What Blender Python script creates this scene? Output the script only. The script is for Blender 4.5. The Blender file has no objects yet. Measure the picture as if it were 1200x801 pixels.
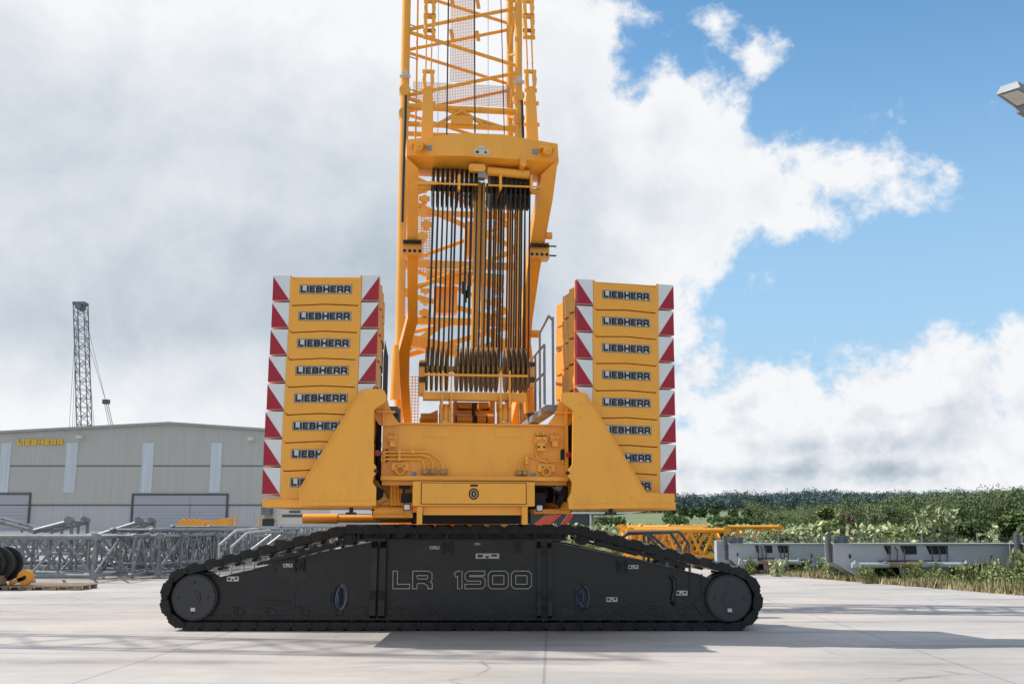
import bpy, math, random
import numpy as np
from mathutils import Vector, Matrix
random.seed(7); RNG = np.random.default_rng(7)
R = math.radians; PI = math.pi
scene = bpy.context.scene
COL = scene.collection

# ------------------------------------------------------------------ camera
F = 1206.0; TILT = R(10.2); CH = 1.63
cam_d = bpy.data.cameras.new('camera'); cam = bpy.data.objects.new('camera', cam_d); COL.objects.link(cam)
cam.location = (0, 0, CH); cam.rotation_euler = (PI/2 + TILT, 0, 0)
cam_d.sensor_width = 36; cam_d.lens = 36*F/1200; cam_d.clip_end = 6000; cam_d.clip_start = .1
scene.camera = cam
scene.cycles.max_bounces = 6; scene.cycles.diffuse_bounces = 3; scene.cycles.transparent_max_bounces = 12
scene.render.resolution_x = 1024; scene.render.resolution_y = 683
scene.view_settings.view_transform = 'Standard'; scene.view_settings.look = 'None'; scene.view_settings.exposure = 0

def ray(px, py):
    x = (px-600)/F; u = -(py-400.5)/F
    return Vector((x, math.cos(TILT)-u*math.sin(TILT), math.sin(TILT)+u*math.cos(TILT)))
def W(px, py, Y):
    d = ray(px, py); return Vector((0, 0, CH)) + d*(Y/d.y)
def G(px, py, z=0.0):
    d = ray(px, py); return Vector((0, 0, CH)) + d*((z-CH)/d.z)
def azel(px, py):
    d = ray(px, py).normalized(); return math.atan2(d.x, d.y), math.asin(d.z)

# crane frame
X0, Y0, YAW = -1.15, 21.2, R(7)
ROT = Matrix.Rotation(-YAW, 3, 'Z')
CL = ROT @ Vector((-X0, -Y0, CH))
def Lang(px, py, u0, v0, ang):            # vertical plane through (u0,v0) along ang
    d = ROT @ ray(px, py); n = Vector((-math.sin(ang), math.cos(ang), 0))
    t = (Vector((u0, v0, 0))-CL).dot(n)/d.dot(n); return CL + d*t
def L(px, py, v): return Lang(px, py, 0, v, 0)
def LS(px, py, v0, z0, v1, z1):           # slanted plane through two (v,z) lines
    d = ROT @ ray(px, py); n = Vector((0, z1-z0, -(v1-v0)))
    t = (Vector((0, v0, z0))-CL).dot(n)/d.dot(n); return CL + d*t

# ------------------------------------------------------------------ materials
def nodes(m):
    m.use_nodes = True; return m.node_tree.nodes, m.node_tree.links
def mat(name, col, rough=.5, metal=0., var=.12, scale=3., bump=0., dirt=None, dscale=1.2, damt=.5, island=0., spec=.5, stretch=(1,1,1), coat=0.):
    m = bpy.data.materials.new(name); n, l = nodes(m); b = n['Principled BSDF']
    b.inputs['Roughness'].default_value = rough; b.inputs['Metallic'].default_value = metal
    b.inputs['Specular IOR Level'].default_value = spec; b.inputs['Coat Weight'].default_value = coat
    tc = n.new('ShaderNodeTexCoord'); mp = n.new('ShaderNodeMapping'); mp.inputs['Scale'].default_value = stretch
    l.new(tc.outputs['Object'], mp.inputs['Vector'])
    oi = n.new('ShaderNodeObjectInfo'); om = n.new('ShaderNodeMath'); om.operation = 'MULTIPLY'; om.inputs[1].default_value = 37.0; l.new(oi.outputs['Random'], om.inputs[0]); l.new(om.outputs[0], mp.inputs['Location'])
    nz = n.new('ShaderNodeTexNoise'); nz.inputs['Scale'].default_value = scale; nz.inputs['Detail'].default_value = 6; nz.inputs['Roughness'].default_value = .6
    l.new(mp.outputs['Vector'], nz.inputs['Vector'])
    mr = n.new('ShaderNodeMapRange'); mr.inputs['From Min'].default_value = .25; mr.inputs['From Max'].default_value = .75
    mr.inputs['To Min'].default_value = 1-var; mr.inputs['To Max'].default_value = 1+var
    l.new(nz.outputs['Fac'], mr.inputs['Value'])
    mx = n.new('ShaderNodeMix'); mx.data_type = 'RGBA'; mx.blend_type = 'MULTIPLY'; mx.inputs['Factor'].default_value = 1
    mx.inputs['A'].default_value = (*col, 1); l.new(mr.outputs['Result'], mx.inputs['B'])
    out = mx.outputs['Result']
    if island:
        g = n.new('ShaderNodeNewGeometry'); m2 = n.new('ShaderNodeMapRange'); m2.inputs['To Min'].default_value = 1-island; m2.inputs['To Max'].default_value = 1+island
        l.new(g.outputs['Random Per Island'], m2.inputs['Value'])
        x2 = n.new('ShaderNodeMix'); x2.data_type = 'RGBA'; x2.blend_type = 'MULTIPLY'; x2.inputs['Factor'].default_value = 1
        l.new(out, x2.inputs['A']); l.new(m2.outputs['Result'], x2.inputs['B']); out = x2.outputs['Result']
    if dirt:
        n2 = n.new('ShaderNodeTexNoise'); n2.inputs['Scale'].default_value = dscale; n2.inputs['Detail'].default_value = 8; n2.inputs['Roughness'].default_value = .7
        l.new(mp.outputs['Vector'], n2.inputs['Vector'])
        r2 = n.new('ShaderNodeMapRange'); r2.inputs['From Min'].default_value = .5; r2.inputs['From Max'].default_value = .75; r2.inputs['To Max'].default_value = damt
        l.new(n2.outputs['Fac'], r2.inputs['Value'])
        x3 = n.new('ShaderNodeMix'); x3.data_type = 'RGBA'; l.new(r2.outputs['Result'], x3.inputs['Factor'])
        l.new(out, x3.inputs['A']); x3.inputs['B'].default_value = (*dirt, 1); out = x3.outputs['Result']
    l.new(out, b.inputs['Base Color'])
    r3 = n.new('ShaderNodeMapRange'); r3.inputs['To Min'].default_value = max(.05, rough-.12); r3.inputs['To Max'].default_value = min(1, rough+.15)
    l.new(nz.outputs['Fac'], r3.inputs['Value']); l.new(r3.outputs['Result'], b.inputs['Roughness'])
    if bump:
        bp = n.new('ShaderNodeBump'); bp.inputs['Strength'].default_value = bump; bp.inputs['Distance'].default_value = .02
        l.new(nz.outputs['Fac'], bp.inputs['Height']); l.new(bp.outputs['Normal'], b.inputs['Normal'])
    return m
M = {}
M['yellow'] = mat('crane_yellow_paint', (.93, .405, .036), .34, var=.08, scale=1.6, dirt=(.50, .23, .06), dscale=4, damt=.28, coat=.15, bump=.06, stretch=(1, 1, .35))
M['yellow_slab'] = mat('slab_yellow_paint', (.90, .395, .04), .45, var=.08, scale=5, dirt=(.42, .22, .08), dscale=5, damt=.4, bump=.14, stretch=(1, 1, .5))
M['yellow_far'] = mat('lattice_yellow_paint', (.85, .36, .03), .5, var=.15, scale=2)
M['white'] = mat('white_reflective', (.72, .72, .70), .5, var=.05, scale=4)
M['red'] = mat('red_reflective', (.36, .006, .022), .45, var=.08, scale=4)
M['black_ink'] = mat('black_ink', (.012, .012, .016), .5)
M['plate_white'] = mat('sign_white', (.6, .58, .52), .5, var=.05)
M['frame_grey'] = mat('crawler_frame_grey', (.0145, .0155, .017), .3, var=.35, scale=1.6, dirt=(.06, .055, .048), dscale=1.9, damt=.55, bump=.10, stretch=(.8, 1, 1), spec=.38)
M['cover_grey'] = mat('cover_grey', (.033, .035, .039), .4, var=.15, scale=5)
M['shoe'] = mat('track_shoe_black', (.010, .011, .0125), .34, var=.4, scale=6, dirt=(.1, .09, .08), dscale=5, damt=.3, bump=.2, island=.35, spec=.3)
M['letter_white'] = mat('letter_outline', (.5, .48, .45), .5)
M['letter_dark'] = mat('letter_fill', (.014, .014, .014), .5)
M['rope'] = mat('greased_rope', (.030, .021, .013), .6, var=.4, scale=40, bump=.3, stretch=(1, 1, .3))
M['sheave'] = mat('sheave_black', (.035, .03, .022), .5, var=.4, scale=12, dirt=(.2, .12, .04), dscale=9, damt=.5)
M['sheave_y'] = mat('sheave_ochre', (.42, .23, .07), .45, var=.3, scale=10, dirt=(.08, .06, .04), dscale=9, damt=.5)
M['steel'] = mat('bare_steel', (.42, .42, .43), .35, .7, var=.15, scale=8)
M['galv'] = mat('galvanised_steel', (.27, .28, .29), .5, .35, var=.2, scale=8)
M['lattice_grey'] = mat('lattice_grey_paint', (.235, .245, .25), .42, .2, var=.25, scale=2, dirt=(.10, .075, .05), dscale=3, damt=.6)
M['haze_grey'] = mat('haze_tinted_grey', (.17, .19, .215), .6, var=.2, scale=1)  # distance haze is mixed into this paler, bluish grey
M['darkgrey'] = mat('dark_grey_paint', (.09, .10, .115), .5, var=.2, scale=3)
M['part_grey'] = mat('outrigger_grey_paint', (.38, .41, .43), .5, var=.1, scale=1.2, dirt=(.2, .17, .13), dscale=2.5, damt=.35)
M['dark'] = mat('dark_void', (.012, .012, .013), .7)  # near-black for dark parts; also stands in for shade in gaps and openings
M['hose'] = mat('black_rubber_hose', (.018, .018, .02), .5)
M['blue'] = mat('blue_strap', (.02, .05, .12), .6)
M['lamp_red'] = mat('red_lamp_glass', (.35, .01, .02), .2)
M['lamp_white'] = mat('lamp_glass', (.75, .75, .75), .15)
M['hall'] = mat('hall_cladding', (.43, .42, .385), .6, var=.08, scale=.4, stretch=(8, 8, .3))
M['hall_low'] = mat('hall_base_cladding', (.44, .45, .45), .6, var=.14, scale=1.2, stretch=(9, 9, .05))
M['hall_strip'] = mat('hall_rooflight', (.52, .56, .60), .35, var=.12, scale=.8, stretch=(5, 5, .3))
M['shutter'] = mat('roller_shutter', (.37, .385, .42), .5, var=.12, scale=3, stretch=(.05, .05, 6))
M['trim'] = mat('dark_trim', (.08, .08, .085), .5)
M['sign_yellow'] = mat('sign_yellow', (.75, .45, .03), .4)
M['roof'] = mat('hall_roof', (.33, .33, .33), .5)
M['wood'] = mat('weathered_wood', (.28, .19, .12), .8, var=.3, scale=5, stretch=(1, 6, 6))
M['orange'] = mat('orange_red_paint', (.62, .09, .04), .45)
M['glass'] = mat('dark_glass', (.05, .065, .08), .08, var=.3, scale=.5)
M['bark'] = mat('bark', (.10, .075, .05), .9, var=.3, scale=6, bump=.4)
def use_crown_normal(m):
    n, l = nodes(m); 
    return m
def leafmat(name, c, isl=.45): return use_crown_normal(mat(name, c, .6, var=.3, scale=.35, island=isl, spec=.15))
M['leaf_dark'] = leafmat('dark_foliage', (.070, .105, .040))
M['leaf_mid'] = leafmat('mid_foliage', (.105, .155, .055))
M['leaf_pale'] = leafmat('pale_willow_foliage', (.40, .44, .23))
M['leaf_bush'] = leafmat('bush_foliage', (.20, .235, .085))
M['leaf_red'] = leafmat('reddish_foliage', (.16, .10, .08))
M['leaf_wood'] = mat('wood_foliage', (.125, .165, .068), .6, var=.5, scale=.05, island=.35, spec=.2, dirt=(.24, .25, .11), dscale=.035, damt=.75)
M['leaf_far'] = mat('haze_tinted_foliage', (.095, .135, .13), .6, var=.35, scale=.02, island=.25, spec=.1, dirt=(.15, .185, .15), dscale=.008, damt=.6)  # blue-green tint puts aerial haze into the leaf colour
for k_ in ('leaf_wood', 'leaf_far'): use_crown_normal(M[k_])
M['grass'] = leafmat('verge_grass', (.24, .245, .10), .5)
M['grass_dry'] = leafmat('dry_grass', (.44, .35, .20), .4)

def mesh_grid_mat(name, col, scale, thr):
    m = bpy.data.materials.new(name); n, l = nodes(m); b = n['Principled BSDF']; b.inputs['Base Color'].default_value = (*col, 1); b.inputs['Roughness'].default_value = .5
    tc = n.new('ShaderNodeTexCoord'); mp = n.new('ShaderNodeMapping'); mp.inputs['Scale'].default_value = (scale,)*3
    l.new(tc.outputs['Object'], mp.inputs['Vector']); sp = n.new('ShaderNodeSeparateXYZ'); l.new(mp.outputs['Vector'], sp.inputs['Vector'])
    outs = []
    for ax in ('X', 'Z'):
        f = n.new('ShaderNodeMath'); f.operation = 'FRACT'; l.new(sp.outputs[ax], f.inputs[0])
        g = n.new('ShaderNodeMath'); g.operation = 'LESS_THAN'; g.inputs[1].default_value = thr; l.new(f.outputs[0], g.inputs[0]); outs.append(g)
    mx = n.new('ShaderNodeMath'); mx.operation = 'MAXIMUM'; l.new(outs[0].outputs[0], mx.inputs[0]); l.new(outs[1].outputs[0], mx.inputs[1])
    tr = n.new('ShaderNodeBsdfTransparent'); ms = n.new('ShaderNodeMixShader')
    l.new(mx.outputs[0], ms.inputs['Fac']); l.new(tr.outputs[0], ms.inputs[1]); l.new(b.outputs[0], ms.inputs[2])
    l.new(ms.outputs[0], n['Material Output'].inputs['Surface']); return m
M['mesh'] = mesh_grid_mat('walkway_wire_mesh', (.62, .33, .19), 25, .26)
M['mesh2'] = mesh_grid_mat('guard_wire_mesh', (.75, .42, .12), 16, .25)

# ------------------------------------------------------------------ mesh builder
class MB:
    def __init__(s): s.v = []; s.f = []; s.sm = []; s.pc = []
    def add(s, vs, fs, smooth=False):
        o = len(s.v); s.pc.append((o, o+len(vs), len(s.f), len(s.f)+len(fs))); s.v += [tuple(p) for p in vs]; s.f += [tuple(i+o for i in f) for f in fs]; s.sm += [smooth]*len(fs); return s
    def box(s, x0, x1, y0, y1, z0, z1):
        return s.add([(x0,y0,z0),(x1,y0,z0),(x1,y1,z0),(x0,y1,z0),(x0,y0,z1),(x1,y0,z1),(x1,y1,z1),(x0,y1,z1)],
                     [(0,3,2,1),(4,5,6,7),(0,1,5,4),(1,2,6,5),(2,3,7,6),(3,0,4,7)])
    def cbox(s, x0, x1, y0, y1, z0, z1, b=.01):     # box with chamfered vertical + front edges
        p = [(x0+b,z0),(x1-b,z0),(x1,z0+b),(x1,z1-b),(x1-b,z1),(x0+b,z1),(x0,z1-b),(x0,z0+b)]
        return s.prism_y(p, y0, y1)
    def prism_y(s, poly, y0, y1):                    # poly in (x,z)
        a = sum(poly[i][0]*poly[(i+1)%len(poly)][1]-poly[(i+1)%len(poly)][0]*poly[i][1] for i in range(len(poly)))
        if a < 0: poly = poly[::-1]
        n = len(poly); vs = [(p[0], y0, p[1]) for p in poly]+[(p[0], y1, p[1]) for p in poly]
        return s.add(vs, [tuple(range(n)), tuple(range(2*n-1, n-1, -1))]+[((i+1)%n, i, n+i, n+(i+1)%n) for i in range(n)])
    def prism_z(s, poly, z0, z1):
        a = sum(poly[i][0]*poly[(i+1)%len(poly)][1]-poly[(i+1)%len(poly)][0]*poly[i][1] for i in range(len(poly)))
        if a < 0: poly = poly[::-1]
        n = len(poly); vs = [(p[0], p[1], z0) for p in poly]+[(p[0], p[1], z1) for p in poly]
        return s.add(vs, [tuple(range(n-1, -1, -1)), tuple(range(n, 2*n))]+[(i, (i+1)%n, n+(i+1)%n, n+i) for i in range(n)])
    def prism_x(s, poly, x0, x1):                    # poly in (y,z)
        n = len(poly); vs = [(x0, p[0], p[1]) for p in poly]+[(x1, p[0], p[1]) for p in poly]
        return s.add(vs, [tuple(range(n-1, -1, -1)), tuple(range(n, 2*n))]+[(i, (i+1)%n, n+(i+1)%n, n+i) for i in range(n)])
    def tube(s, a, b, r, n=8, r2=None, cap=True):
        a = Vector(a); b = Vector(b); d = (b-a)
        if d.length < 1e-6: return s
        d.normalize(); r2 = r if r2 is None else r2
        x = d.orthogonal().normalized(); y = d.cross(x)
        vs = []
        for p, rr in ((a, r), (b, r2)):
            for k in range(n):
                t = 2*PI*k/n; vs.append(p+(x*math.cos(t)+y*math.sin(t))*rr)
        s.add(vs, [(k, (k+1)%n, n+(k+1)%n, n+k) for k in range(n)], True)
        if cap: s.add(vs, [tuple(range(n-1, -1, -1)), tuple(range(n, 2*n))])
        return s
    def path(s, pts, r, n=8):
        for a, b in zip(pts[:-1], pts[1:]): s.tube(a, b, r, n)
        return s
    def bar(s, a, b, w, h, up=(0, 0, 1)):            # rectangular bar
        a = Vector(a); b = Vector(b); d = (b-a).normalized(); up = Vector(up)
        x = d.cross(up)
        if x.length < 1e-4: x = d.orthogonal()
        x.normalize(); y = x.cross(d).normalized()
        vs = [p+x*sx*w/2+y*sy*h/2 for p in (a, b) for sx, sy in ((-1,-1),(1,-1),(1,1),(-1,1))]
        return s.add(vs, [(3,2,1,0),(4,5,6,7),(0,1,5,4),(1,2,6,5),(2,3,7,6),(3,0,4,7)])
    def strip(s, pts, t, y0, y1, closed=False, ext=0.):   # mitred stroke in xz plane
        pts = [Vector((p[0], p[1])) for p in pts]
        if ext and not closed:
            pts[0] = pts[0]+(pts[0]-pts[1]).normalized()*ext; pts[-1] = pts[-1]+(pts[-1]-pts[-2]).normalized()*ext
        n = len(pts); Lf = []; Rt = []
        for i in range(n):
            if closed: p0, p1 = pts[i-1], pts[(i+1)%n]
            else: p0 = pts[i-1] if i else None; p1 = pts[i+1] if i < n-1 else None
            d1 = (pts[i]-p0).normalized() if p0 is not None else (p1-pts[i]).normalized()
            d2 = (p1-pts[i]).normalized() if p1 is not None else d1
            nn = Vector((-d1.y-d2.y, d1.x+d2.x))
            nn = nn.normalized() if nn.length > 1e-5 else Vector((-d1.y, d1.x))
            c = max(.35, nn.dot(Vector((-d1.y, d1.x)))); nn = nn*(t/2/c)
            Lf.append(pts[i]+nn); Rt.append(pts[i]-nn)
        for i in range(n if closed else n-1):
            j = (i+1) % n
            s.prism_y([(Lf[i].x,Lf[i].y),(Rt[i].x,Rt[i].y),(Rt[j].x,Rt[j].y),(Lf[j].x,Lf[j].y)], y0, y1)
        return s
    def build(s, name, m, parent=None, loc=None):
        me = bpy.data.meshes.new(name); me.from_pydata(s.v, [], s.f); me.materials.append(m)
        me.polygons.foreach_set('use_smooth', s.sm); me.update()
        o = bpy.data.objects.new(name, me); COL.objects.link(o)
        if parent is not None: o.parent = parent
        if loc is not None: o.location = loc
        return o
def split_build(mb, name, m, parent=None, tol=.004):
    """one object for every separate piece (pieces whose boxes touch stay together)"""
    if name in KEEP or len(mb.pc) < 2: return [mb.build(name, m, parent)]
    bx = []
    for v0, v1, f0, f1 in mb.pc:
        a = np.array(mb.v[v0:v1]); bx.append((a.min(0)-tol, a.max(0)+tol))
    par = list(range(len(bx)))
    def find(i):
        while par[i] != i: i = par[i]
        return i
    for i in range(len(bx)):
        for j in range(i):
            if (bx[i][0] <= bx[j][1]).all() and (bx[j][0] <= bx[i][1]).all(): par[find(i)] = find(j)
    groups = {}
    for i in range(len(bx)): groups.setdefault(find(i), []).append(i)
    outs = []
    for g in sorted(groups.values(), key=lambda g: -len(g)):
        nb = MB()
        for i in g:
            v0, v1, f0, f1 = mb.pc[i]; nb.add(mb.v[v0:v1], [tuple(k-v0 for k in f) for f in mb.f[f0:f1]]); nb.sm[-(f1-f0):] = mb.sm[f0:f1]
        outs.append(nb.build(name, m, parent))
    return outs
KEEP = {'lettering', 'bracing', 'bolt_ring', 'printed_symbol', 'cable_clip', 'slat', 'wire_mesh', 'stay_rope', 'walkway_mesh', 'label_plate', 'cable_bundle'}
def npmesh(name, V, Fq, m, parent=None, N=None):            # numpy quads/tris
    me = bpy.data.meshes.new(name); k = Fq.shape[1]
    me.vertices.add(len(V)); me.vertices.foreach_set('co', V.astype(np.float32).ravel())
    me.loops.add(Fq.size); me.loops.foreach_set('vertex_index', Fq.astype(np.int32).ravel())
    me.polygons.add(len(Fq)); me.polygons.foreach_set('loop_start', (np.arange(len(Fq))*k).astype(np.int32))
    me.update(calc_edges=True); me.materials.append(m)

    o = bpy.data.objects.new(name, me); COL.objects.link(o)
    if parent is not None: o.parent = parent
    return o
def tag(o, label=None, cat=None, group=None, kind=None):
    if label: o['label'] = label
    if cat: o['category'] = cat
    if group: o['group'] = group
    if kind: o['kind'] = kind
    return o
def empty(name, loc=(0,0,0), rz=0., label=None, cat=None, group=None):
    o = bpy.data.objects.new(name, None); COL.objects.link(o); o.location = loc; o.rotation_euler = (0, 0, rz)
    o.empty_display_size = .2
    return tag(o, label, cat, group)
def children(o): return [c for c in bpy.data.objects if c.parent == o]
def copy_tree(o, parent=None):
    kids = children(o); c = o.copy(); COL.objects.link(c); c.parent = parent
    for k in kids: copy_tree(k, c)
    return c

# ------------------------------------------------------------------ lettering strokes (box w x 1)
def glyph(ch, t):
    h = t/2
    G_ = {
     'L': (.95, [([(h,1),(h,h),(.95,h)], 0)]),
     'I': (t+.02, [([(h,0),(h,1)], 0)]),
     'E': (1.0, [([(1,1-h),(h,1-h),(h,h),(1,h)], 0), ([(t,.5),(.9,.5)], 0)]),
     'B': (1.1, [([(h,h),(1.0-h,h),(1.1-h,.12+h),(1.1-h,.38),(.95-h,.5),(1.05-h,.6),(1.05-h,.86-h*.4),(.95-h,1-h),(h,1-h)], 1), ([(t,.5),(.95-h,.5)], 0)]),
     'H': (1.15, [([(h,0),(h,1)], 0), ([(1.15-h,0),(1.15-h,1)], 0), ([(t,.5),(1.15-t,.5)], 0)]),
     'R': (1.12, [([(h,0),(h,1-h),(1.0-h,1-h),(1.1-h,.86-h*.3),(1.1-h,.55),(1.0-h,.42),(t,.42)], 0), ([(.86-h,.38),(1.12-h,.22),(1.12-h,0)], 0)]),
     '1': (.42, [([(.42-h,0),(.42-h,1)], 0), ([(.42-h-.02,1-.09),(.04,.80)], 0)]),
     '5': (1.15, [([(1.12,1-h),(h+.12,1-h),(h,.9-h),(h,.62),(h+.1,.56),(1.15-h-.1,.56),(1.15-h,.46),(1.15-h,h+.1),(1.15-h-.1,h),(0,h)], 0)]),
     '0': (1.15, [([(h+.1,h),(1.15-h-.1,h),(1.15-h,h+.1),(1.15-h,1-h-.1),(1.15-h-.1,1-h),(h+.1,1-h),(h,1-h-.1),(h,h+.1)], 1)]),
     ' ': (.9, [])}
    return G_[ch]
def text_width(txt, t, gap=.22): return sum(glyph(c, t)[0]+gap for c in txt)-gap
def text_mb(txt, x0, z0, wid, hgt, y_face, t=.3, outline=0., gap=.22, depth=.004):
    """strokes facing -y; returns (main, outline) builders"""
    sx = wid/text_width(txt, t, gap); main = MB(); out = MB(); x = 0
    for ch in txt:
        w, strokes = glyph(ch, t)
        for k, (pts, closed) in enumerate(strokes):
            P = [(x0+(x+a)*sx, z0+b*hgt) for a, b in pts]
            d = .0006*k
            main.strip(P, t*hgt, y_face-depth-d, y_face-.0002, bool(closed))
            if outline: out.strip(P, t*hgt+2*outline, y_face-depth*.55-d*.5, y_face-.0002, bool(closed), ext=outline)
        x += w+gap
    return main, out

# ------------------------------------------------------------------ world and sun
SUN_EL, SUN_AZ = R(48), R(-79.5)                 # azimuth from +Y towards +X
w = bpy.data.worlds.new('World'); scene.world = w; w.use_nodes = True
n, l = w.node_tree.nodes, w.node_tree.links; n.clear()
def nd(t, **k):
    o = n.new(t)
    for a, b in k.items(): setattr(o, a, b)
    return o
def math_(op, a, b=None, c=None):
    o = nd('ShaderNodeMath', operation=op)
    for i, x in enumerate((a, b, c)):
        if x is None: continue
        if isinstance(x, (int, float)): o.inputs[i].default_value = x
        else: l.new(x, o.inputs[i])
    return o.outputs[0]
sky = nd('ShaderNodeTexSky', sky_type='NISHITA', sun_disc=False); sky.sun_elevation = SUN_EL; sky.sun_rotation = SUN_AZ % (2*PI)
sky.air_density = 1.0; sky.dust_density = .35; sky.ozone_density = 2.4; sky.altitude = 300
tc = nd('ShaderNodeTexCoord'); sp = nd('ShaderNodeSeparateXYZ'); l.new(tc.outputs['Generated'], sp.inputs[0])
az = math_('ARCTAN2', sp.outputs['X'], sp.outputs['Y']); el = math_('ARCSINE', sp.outputs['Z'])
cv = nd('ShaderNodeCombineXYZ'); l.new(math_('MULTIPLY', az, .8), cv.inputs[0]); l.new(el, cv.inputs[1])
def noise(vec, scale, detail=8, rough=.55, dist=0., off=0.):
    mp = nd('ShaderNodeMapping'); mp.inputs['Location'].default_value = (off, off*1.7, off*.6); l.new(vec, mp.inputs['Vector'])
    z = nd('ShaderNodeTexNoise'); z.inputs['Scale'].default_value = scale; z.inputs['Detail'].default_value = detail; z.inputs['Roughness'].default_value = rough; z.inputs['Distortion'].default_value = dist
    l.new(mp.outputs[0], z.inputs['Vector']); return z.outputs['Fac']
def blob(px, py, rx, ry):
    a0, e0 = azel(px, py); a1, _ = azel(px+rx, py); _, e1 = azel(px, py-ry)
    ra, re = abs(a1-a0), abs(e1-e0)
    dx = math_('MULTIPLY', math_('SUBTRACT', az, a0), 1/ra); dy = math_('MULTIPLY', math_('SUBTRACT', el, e0), 1/re)
    d = math_('SQRT', math_('ADD', math_('MULTIPLY', dx, dx), math_('MULTIPLY', dy, dy)))
    return math_('MULTIPLY', math_('SUBTRACT', 1.0, d), min(ra, re))
def union(bl, k=.03):
    o = bl[0]
    for b in bl[1:]: o = math_('SMOOTH_MAX', o, b, k)
    return o
cloudv = tc.outputs['Generated']
F1 = union([blob(110,250,590,700), blob(540,320,265,560), blob(650,230,110,300), blob(770,235,105,105), blob(880,225,85,62), blob(775,150,85,95), blob(850,165,60,45),
            blob(980,205,90,38), blob(1060,195,60,17), blob(1020,135,45,13), blob(870,165,60,30), blob(690,60,55,110), blob(745,295,60,55), blob(930,180,60,35)])
F2 = union([blob(1000,560,460,110), blob(1130,480,110,78), blob(1010,480,90,55), blob(880,480,80,52), blob(800,460,50,50), blob(1290,500,200,110), blob(803,400,24,18), blob(1095,428,45,30), blob(940,470,50,50)])
F3 = union([blob(888,80,17,20), blob(880,333,12,9), blob(838,30,9,14), blob(1105,165,30,5)])
Fm = math_('MAXIMUM', math_('MAXIMUM', F1, F2), F3)
nA = noise(cloudv, 7, 7, .62, .25); nB = noise(cloudv, 24, 4, .65, .1, 3.1)
edge = math_('ADD', math_('MULTIPLY', math_('SUBTRACT', nA, .5), .20), math_('MULTIPLY', math_('SUBTRACT', nB, .5), .07))
Fn = math_('ADD', Fm, edge)
mr = nd('ShaderNodeMapRange', interpolation_type='SMOOTHSTEP'); mr.inputs['From Min'].default_value = -.010; mr.inputs['From Max'].default_value = .022; l.new(Fn, mr.inputs['Value'])
alpha = mr.outputs[0]
# whole upper hemisphere outside the frame: scattered cloud
fr = noise(cloudv, 2.2, 3, .5, .3, 5); m_ = nd('ShaderNodeMapRange', interpolation_type='SMOOTHSTEP'); m_.inputs['From Min'].default_value = .46; m_.inputs['From Max'].default_value = .58; l.new(fr, m_.inputs['Value'])
back = math_('LESS_THAN', sp.outputs['Y'], .25)
high = math_('GREATER_THAN', el, R(46))
alpha = math_('MAXIMUM', alpha, math_('MULTIPLY', m_.outputs[0], math_('MAXIMUM', back, high)))
# cloud brightness
G1 = union([blob(700,240,190,150), blob(300,300,330,110), blob(420,200,260,160), blob(520,300,200,230), blob(730,285,160,110), blob(680,180,90,70), blob(60,180,200,90)], .05)
grey = nd('ShaderNodeMapRange', interpolation_type='SMOOTHSTEP'); grey.inputs['From Min'].default_value = -.10; grey.inputs['From Max'].default_value = .13
l.new(math_('ADD', G1, math_('MULTIPLY', math_('SUBTRACT', noise(cloudv, 3.2, 5, .55, .4, 9), .5), .38)), grey.inputs['Value'])
G2 = union([blob(230,385,330,45), blob(420,330,150,60), blob(560,400,100,60)], .04)
grey2 = nd('ShaderNodeMapRange', interpolation_type='SMOOTHSTEP'); grey2.inputs['From Min'].default_value = -.05; grey2.inputs['From Max'].default_value = .06
l.new(math_('ADD', G2, math_('MULTIPLY', math_('SUBTRACT', noise(cloudv, 6, 4, .55, .5, 2), .5), .16)), grey2.inputs['Value'])
# bank shading: grey undersides
bankn = nd('ShaderNodeMapping'); bankn.inputs['Scale'].default_value = (1, 1, 3.2); l.new(cloudv, bankn.inputs['Vector'])
bk = nd('ShaderNodeMapRange', interpolation_type='SMOOTHSTEP'); bk.inputs['From Min'].default_value = .42; bk.inputs['From Max'].default_value = .60; l.new(noise(bankn.outputs[0], 7, 5, .55, .5, 1.3), bk.inputs['Value'])
bk2 = math_('MULTIPLY', bk.outputs[0], math_('GREATER_THAN', F2, F1))
deep = nd('ShaderNodeMapRange', interpolation_type='SMOOTHSTEP'); deep.inputs['From Min'].default_value = .01; deep.inputs['From Max'].default_value = .10; l.new(Fn, deep.inputs['Value'])
g_all = math_('MAXIMUM', math_('MULTIPLY', grey.outputs[0], .50), math_('MULTIPLY', bk2, .22))
g_all = math_('MULTIPLY', g_all, deep.outputs[0])
g_all = math_('ADD', g_all, math_('MULTIPLY', grey2.outputs[0], .30)); 
ofs = nd('ShaderNodeVectorMath', operation='ADD'); l.new(cloudv, ofs.inputs[0]); ofs.inputs[1].default_value = (-.016, .0, .022)
relief = math_('MULTIPLY', math_('SUBTRACT', noise(ofs.outputs[0], 7, 7, .62, .25), nA), math_('ADD', .7, math_('MULTIPLY', math_('GREATER_THAN', F2, F1), 1.3)))
G3 = union([blob(850,500,60,9), blob(1010,490,70,8), blob(830,470,80,13), blob(1110,512,150,17), blob(950,522,85,11), blob(920,552,190,9), blob(1180,465,60,12)], .01)
g3 = nd('ShaderNodeMapRange', interpolation_type='SMOOTHSTEP'); g3.inputs['From Min'].default_value = -.012; g3.inputs['From Max'].default_value = .012
l.new(math_('ADD', G3, math_('MULTIPLY', math_('SUBTRACT', noise(cloudv, 16, 4, .6, .2, 4), .5), .05)), g3.inputs['Value'])
g_all = math_('ADD', g_all, math_('MULTIPLY', math_('MULTIPLY', g3.outputs[0], deep.outputs[0]), .75))
g_all = math_('ADD', g_all, relief)
cr = nd('ShaderNodeValToRGB'); l.new(g_all, cr.inputs['Fac'])
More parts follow.
